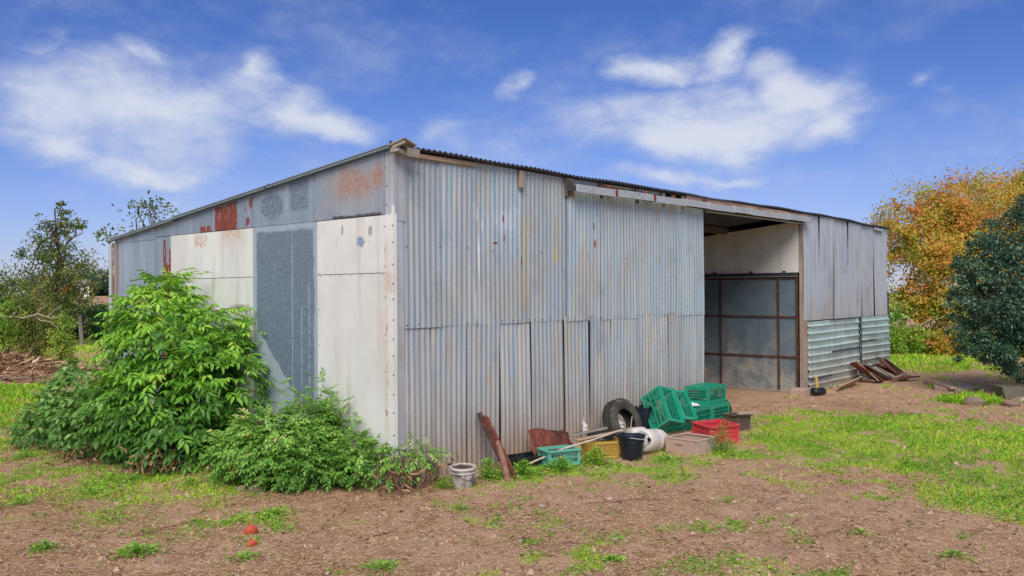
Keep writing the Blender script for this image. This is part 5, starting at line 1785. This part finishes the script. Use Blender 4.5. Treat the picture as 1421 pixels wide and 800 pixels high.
for k in range(14):
    x = 12.35 + k * .13 + rr.uniform(-.03, .03)
    a0 = Vector((x + rr.uniform(-.10, .38), -.42 - rr.uniform(.0, .16), .02 + .02 * (k % 3)))
    b0 = Vector((x + rr.uniform(-.20, .05), -.12 - .02 * (k % 2), .16 + rr.uniform(.08, .32)))
    o = MB().bar(a0, b0, rr.uniform(.13, .24), rr.uniform(.012, .03), (0, .3, 1)).build('scrap_board', tint_rust[rr.randrange(5)], None, bevel=.004)
    tag(o, ORD[k] + ' board from the doorway side, ' + WD[o.data.materials[0].name] + ', in the heap leaning on the teal sheets', 'scrap board', 'scrap boards heaped at the far end of the shed')
for k in range(5):
    x, y = 12.9 + k * .20, -.70 + rr.uniform(-.2, .2)
    tag(MB().bar((x, y, .05), (x + rr.uniform(.3, .6), y + rr.uniform(-.3, .2), .09), .12, .02).build('scrap_board', tint_rust[k], None), ORD[k] + ' flat scrap board from the doorway side on the ground before the heap', 'scrap board', 'flat scrap boards before the heap')
tag(MB().poly([(11.9, -2.2, .045), (12.1, -1.72, .045), (12.8, -1.5, .045), (13.3, -1.9, .045), (12.6, -2.35, .045)], -.10, (0, 0, 1)).build('concrete_slab', P_conc, None, bevel=.01), 'pinkish broken concrete slab under the evergreen', 'slab')
tag(MB().bar((11.9, -2.1, .06), (13.2, -1.25, .06), .12, .04).build('plank', M['wood_tan'], None, bevel=.004), 'pale plank lying on the soil beside the concrete slab', 'plank')
tg = empty('water_trough', (11.75, -3.25, gz(11.75, -3.2) - .01), (0, 0, R_(-55)))
tag(tg, 'grey green trough under the evergreen tree', 'trough')
MB().box((0, 0, .03), (.62, .30, .04)).build('floor', P_stone, tg)
GT = m_plain('mossy_trough', '#6f6c5a', .85, .15, 5, '#54584a', .4, .3)
for s in (-1, 1):
    MB().poly([(-.36, s * .18, 0), (.36, s * .18, 0), (.43, s * .20, .22), (-.43, s * .20, .22)], .03, (0, -s, 0)).build('side', GT, tg)
    MB().poly([(s * .365, -.17, .0), (s * .365, .17, .0), (s * .425, .19, .218), (s * .425, -.19, .218)], .03, (-s, 0, 0)).build('end', GT, tg)
sp_ = empty('tree_stump', (11.15, -3.45, gz(11.1, -3.4) - .02))
tag(sp_, 'low pale stump with spread roots before the trough', 'stump')
MB().tube([(0, 0, 0), (0, 0, .10), (.01, 0, .24)], [.14, .09, .085], 9).build('bole', M['bark_pale'], sp_, True, angle=50)
for k in range(5):
    q = k * 1.3
    MB().tube([(.06 * math.cos(q), .06 * math.sin(q), .09), (.2 * math.cos(q), .2 * math.sin(q), .04), (.34 * math.cos(q + .2), .34 * math.sin(q + .2), -.02)], [.05, .035, .015], 6).build('root', M['bark_pale'], sp_, True)
tag(MB().bar((12.4, -3.5, .30), (11.0, -4.3, .34), .05, .16).build('pale_board', M['wood_grey'], None), 'pale grey board lying beside the trough at the picture edge', 'board')

# ------------------------------------------------------------------ weeds, grass and straw
def scatter(n, r0, r1, half=36.0):
    """points over the ground ahead of the barn, thinner with distance"""
    th = R_(40.9) + R_(half) * RNG.uniform(-1, 1, n)
    r = r0 * (r1 / r0) ** RNG.uniform(0, 1, n)
    x, y = CAMP[0] + r * np.cos(th), CAMP[1] + r * np.sin(th)
    k = ~((x > -.02) & (y > -.01) & (x < 14.82) & (y < 6.1)) | ((x > 6.2) & (x < 9.85) & (y < .0))
    return x[k], y[k], r[k]


# straw and cut stems
x, y, r = scatter(420000, 4.3, 26)
d = dryness(x, y) * (1 - .65 * green(x, y)) * (.30 + .80 * sst(fbm(x * 1.6, y * 1.6, 91, 4), .38, .62))
k = RNG.uniform(0, 1, len(x)) < d
x, y, r = x[k], y[k], r[k]
n = len(x)
a = RNG.uniform(0, 6.283, n)
D = np.stack([np.cos(a), np.sin(a), RNG.normal(size=n) * .10], 1)
L = RNG.uniform(.02, .10, n) * (1 + .8 * (RNG.uniform(0, 1, n) > .92))
tn = np.clip(RNG.normal(.62, .28, n), 0, 1)
me = leaves_mesh('straw', np.stack([x, y, gh(x, y) + RNG.uniform(.004, .022, n)], 1), D, np.tile([0, 0, 1.0], (n, 1)), L, RNG.uniform(.0024, .0048, n), tn, False, .30, .06)
tag(link('straw', me, L_straw), 'loose dry straw and cut stems strewn over the soil', 'straw', None, 'stuff')
# crumbs of soil
x, y, r = scatter(45000, 4.3, 20)
n = len(x)
zz = gh(x, y)
s = RNG.uniform(.004, .016, n) * (1 + (RNG.uniform(0, 1, n) > .97) * 1.3)
base = np.array([[1, 0, 0], [-.5, .87, 0], [-.5, -.87, 0], [0, 0, .8]])
V = np.stack([x, y, zz + .002], 1)[:, None, :] + (base[None] + RNG.normal(size=(n, 4, 3)) * .25) * s[:, None, None]
F = np.array([[0, 1, 3], [1, 2, 3], [2, 0, 3]])
me = bpy.data.meshes.new('soil_crumbs')
me.vertices.add(n * 4)
me.vertices.foreach_set('co', V.ravel().astype(np.float32))
lp = (np.arange(n)[:, None, None] * 4 + F[None]).ravel().astype(np.int32)
me.loops.add(len(lp))
me.loops.foreach_set('vertex_index', lp)
me.polygons.add(n * 3)
me.polygons.foreach_set('loop_start', np.arange(0, len(lp), 3, dtype=np.int32))
me.update(calc_edges=True)
tag(link('soil_crumbs', me, m_plain('crumb', '#b8947a', .95, .25, 3, '#d4b8a0', .5, .3)), 'crumbs and clods of loose brown soil', 'soil', None, 'stuff')

# grass blades
x, y, r = scatter(420000, 4.3, 60)
gm = green(x, y)
k = RNG.uniform(0, 1, len(x)) < np.clip(gm * 1.4 - .08, 0, 1)
x, y, r, gm = x[k], y[k], r[k], gm[k]
n = len(x)
D = unit(np.stack([RNG.normal(size=n) * .75, RNG.normal(size=n) * .75, np.full(n, 1.0)], 1))
hgt = RNG.uniform(.025, .075, n) * (.6 + .8 * fbm(x * 1.5, y * 1.5, 61, 2)) * (1 + .4 * gm) * np.clip(r / 9, .9, 2.2)
yel = sst(r, 16, 26) * .28
hgt *= np.where(poly_sd(x, y, G_LEFT) < .6, .55, .5) * np.where(r > 16, 1.5, 1)
tn = np.clip(.46 + (fbm(x * 1.8, y * 1.8, 62, 3) - .5) * 1.5 + yel + RNG.normal(size=n) * .14, 0, 1)
me = leaves_mesh('grass', np.stack([x, y, gh(x, y) - .003], 1), D, rdir(n, .1), hgt, np.clip(.0045 * r / 7, .004, .03) * RNG.uniform(.7, 1.4, n), tn, False, .2, .35)
tag(link('grass', me, L_grass), 'short bright green grass in patches over the soil', 'grass', None, 'stuff')
# low broad-leaved weeds in the same patches
x, y, r = scatter(90000, 4.3, 26)
gm = green(x, y) * (fbm(x * 1.3 + 9, y * 1.3, 71, 3) > .50)
k = RNG.uniform(0, 1, len(x)) < np.clip(gm * .85 - .1, 0, 1)
x, y, r, gm = x[k], y[k], r[k], gm[k]
n = len(x)
D = unit(np.stack([RNG.normal(size=n), RNG.normal(size=n), np.abs(RNG.normal(size=n)) * .55], 1))
tn = np.clip(.45 + (fbm(x * 2.3, y * 2.3, 72, 3) - .5) * 1.2 + RNG.normal(size=n) * .12, 0, 1)
me = leaves_mesh('weeds', np.stack([x, y, gh(x, y) + RNG.uniform(0, .05, n) * gm], 1), D, np.tile([0, 0, 1.0], (n, 1)) + rdir(n) * .4, RNG.uniform(.02, .055, n), RNG.uniform(.012, .028, n), tn, False, .25, .25)
tag(link('weeds', me, L_weed), 'low broad leaved weeds among the grass', 'weeds', None, 'stuff')

# fallen leaves
x, y, r = scatter(2600, 4.3, 16)
n = len(x)
me = leaves_mesh('fallen', np.stack([x, y, gh(x, y) + .012], 1), np.stack([RNG.normal(size=n), RNG.normal(size=n), RNG.normal(size=n) * .2], 1), np.tile([0, 0, 1.0], (n, 1)) + rdir(n) * .35, RNG.uniform(.02, .05, n), RNG.uniform(.012, .028, n), RNG.uniform(0, 1, n), True, .3, .3)
tag(link('fallen_leaves', me, L_dryleaf), 'brown fallen leaves scattered on the soil', 'leaves', None, 'stuff')

# separate weed tufts one can count
def tuft(label, x, y, r, n, ll, wd, hgt, mat, seed, group='weed tufts on the open soil', upright=.6):
    root = empty('weed_tuft', (x, y, gz(x, y)))
    tag(root, label, 'weed', group)
    n = int(n * 1.7)
    ll, wd = ll * .52, wd * .55
    q = RNG.uniform(0, 6.283, n)
    rad = np.abs(RNG.normal(size=n)) * r * .62 * (1 + .45 * np.sin(q * 2 + seed) + .3 * np.sin(q * 5 + seed * 2))
    P = np.stack([np.cos(q) * rad, np.sin(q) * rad, RNG.uniform(0, 1, n) * hgt * np.clip(1.1 - rad / r, .05, 1)], 1)
    if y > -.8 and x > 0:
        P[:, 1] = np.minimum(P[:, 1], -.10 - y)
    D = unit(np.stack([np.cos(q), np.sin(q), np.full(n, upright)], 1) + rdir(n) * .5)
    me = leaves_mesh('tuft', P, D, np.tile([0, 0, 1.0], (n, 1)) + rdir(n) * .4, RNG.uniform(.6, 1.2, n) * ll, RNG.uniform(.7, 1.2, n) * wd, np.clip(RNG.normal(.55, .17, n), 0, 1), True, .25, .3)
    tag(link('foliage', me, mat, root), kind='stuff')
    st = MB()
    for k in range(5):
        st.tube([(0, 0, -.02), tuple(P[k * (n // 5)] * np.array([.8, .8, 1]) + np.array([0, 0, .01]))], .003, 4)
    tag(st.build('stems', M['green_stem'], root), kind='stuff')


TF = [('round bright tuft far left of the elder', -1.77, 4.47, .24, 170, .06, .03, .10), ('small bright tuft at the left picture edge', -2.7, 1.96, .16, 110, .06, .03, .08), ('leafy weed left of the brick lumps, toward the camera', -2.72, -.3, .18, 120, .09, .035, .07),
      ('weed at the lower left corner', -3.12, .32, .14, 90, .07, .03, .07), ('feathery weed at the bottom centre left', -1.75, -1.84, .22, 130, .08, .02, .06), ('flat rosette weed near the bottom centre', -.61, -2.96, .10, 36, .09, .035, .03),
      ('small fresh tuft on bare soil below the white bucket', -.24, -1.15, .10, 60, .06, .016, .06), ('lime weed patch in front of the elder', -2.1, 1.87, .28, 130, .06, .028, .06), ('dull green weed between brick lump and shrub', -1.42, -.05, .20, 110, .07, .026, .05),
      ('pale green weed under the brick lumps', -2.25, -.95, .18, 80, .07, .028, .04), ('rosette weed at right on the bare soil', 1.15, -4.05, .12, 40, .08, .02, .03), ('thin weed on the bare soil mid right', 1.52, -2.76, .16, 50, .06, .018, .04),
      ('weed at the foot of the dead leaves under the elder', -1.55, 2.2, .14, 80, .07, .03, .08), ('light green weed before the leafy shrub', -1.35, 1.5, .16, 80, .06, .028, .08), ('sparse weed on the soil right of the white bucket', .05, -1.75, .14, 50, .05, .018, .04), ('flat weed rosette at the lower right edge', .95, -4.75, .12, 44, .08, .024, .03)]
for k, (lb, x, y, r, n, l, w, h) in enumerate(TF):
    tuft(lb, x, y, r, n, l, w, h, L_weed, k)
TW = [('nettle patch between white bucket and rusty beam', .78, -.50, .20, 210, .085, .035, .22), ('nettle patch in front of the teal crate', 1.62, -.78, .26, 320, .075, .035, .14), ('nettle patch between teal crate and basket', 2.15, -.86, .22, 240, .08, .035, .18),
      ('leafy weed against the beige box', 3.52, -1.66, .20, 330, .06, .022, .36), ('low weeds right of the navy bucket', 2.75, -1.4, .26, 170, .06, .024, .07), ('tall weed before the red crate', 3.72, -1.62, .12, 110, .06, .018, .44),
      ('grassy weed left of the white bucket', .2, -.45, .12, 110, .10, .014, .12), ('nettle patch beyond the rusty beam', 1.2, -.62, .22, 240, .08, .035, .15)]
for k, (lb, x, y, r, n, l, w, h) in enumerate(TW):
    tuft(lb, x, y, r, n, l, w, h, L_shrub if k in (3, 5) else L_weed, 40 + k, 'weeds growing among the junk')

# a few longer stems lying on the soil
rr = random.Random(77)
TWG = ['below the navy bucket', 'at the right, before the grass', 'at the bottom right of the bare patch', 'in the middle foreground', 'below the beige box near the grass', 'in front of the elder', 'left of the brick lumps', 'right of the middle of the bare patch', 'just right of the brick lumps']
for k, (x, y, a, l) in enumerate([(.9, -2.1, -.75, .8), (1.35, -3.6, .3, .5), (1.0, -3.9, -.6, .45), (-.1, -2.2, -.3, .5), (2.4, -1.8, .6, .4), (-2.0, .9, .8, .6), (-2.3, .2, .2, .5), (1.8, -3.1, -.2, .35), (-1.2, -1.2, .1, .4)]):
    pts = []
    for j in range(6):
        t = (j / 5 - .5) * l
        px_, py_ = x + math.cos(a) * t + rr.uniform(-.015, .015), y + math.sin(a) * t + rr.uniform(-.015, .015)
        pts.append((px_, py_, gz(px_, py_) + .014 + rr.uniform(0, .012)))
    tag(MB().tube(pts, [.005, .005, .0045, .004, .0035, .003], 5).build('twig', M['bark_pale'] if k % 2 else M['stalk'], None, True), 'thin dry stem on the soil ' + TWG[k], 'twig', 'dry stems on the open soil')
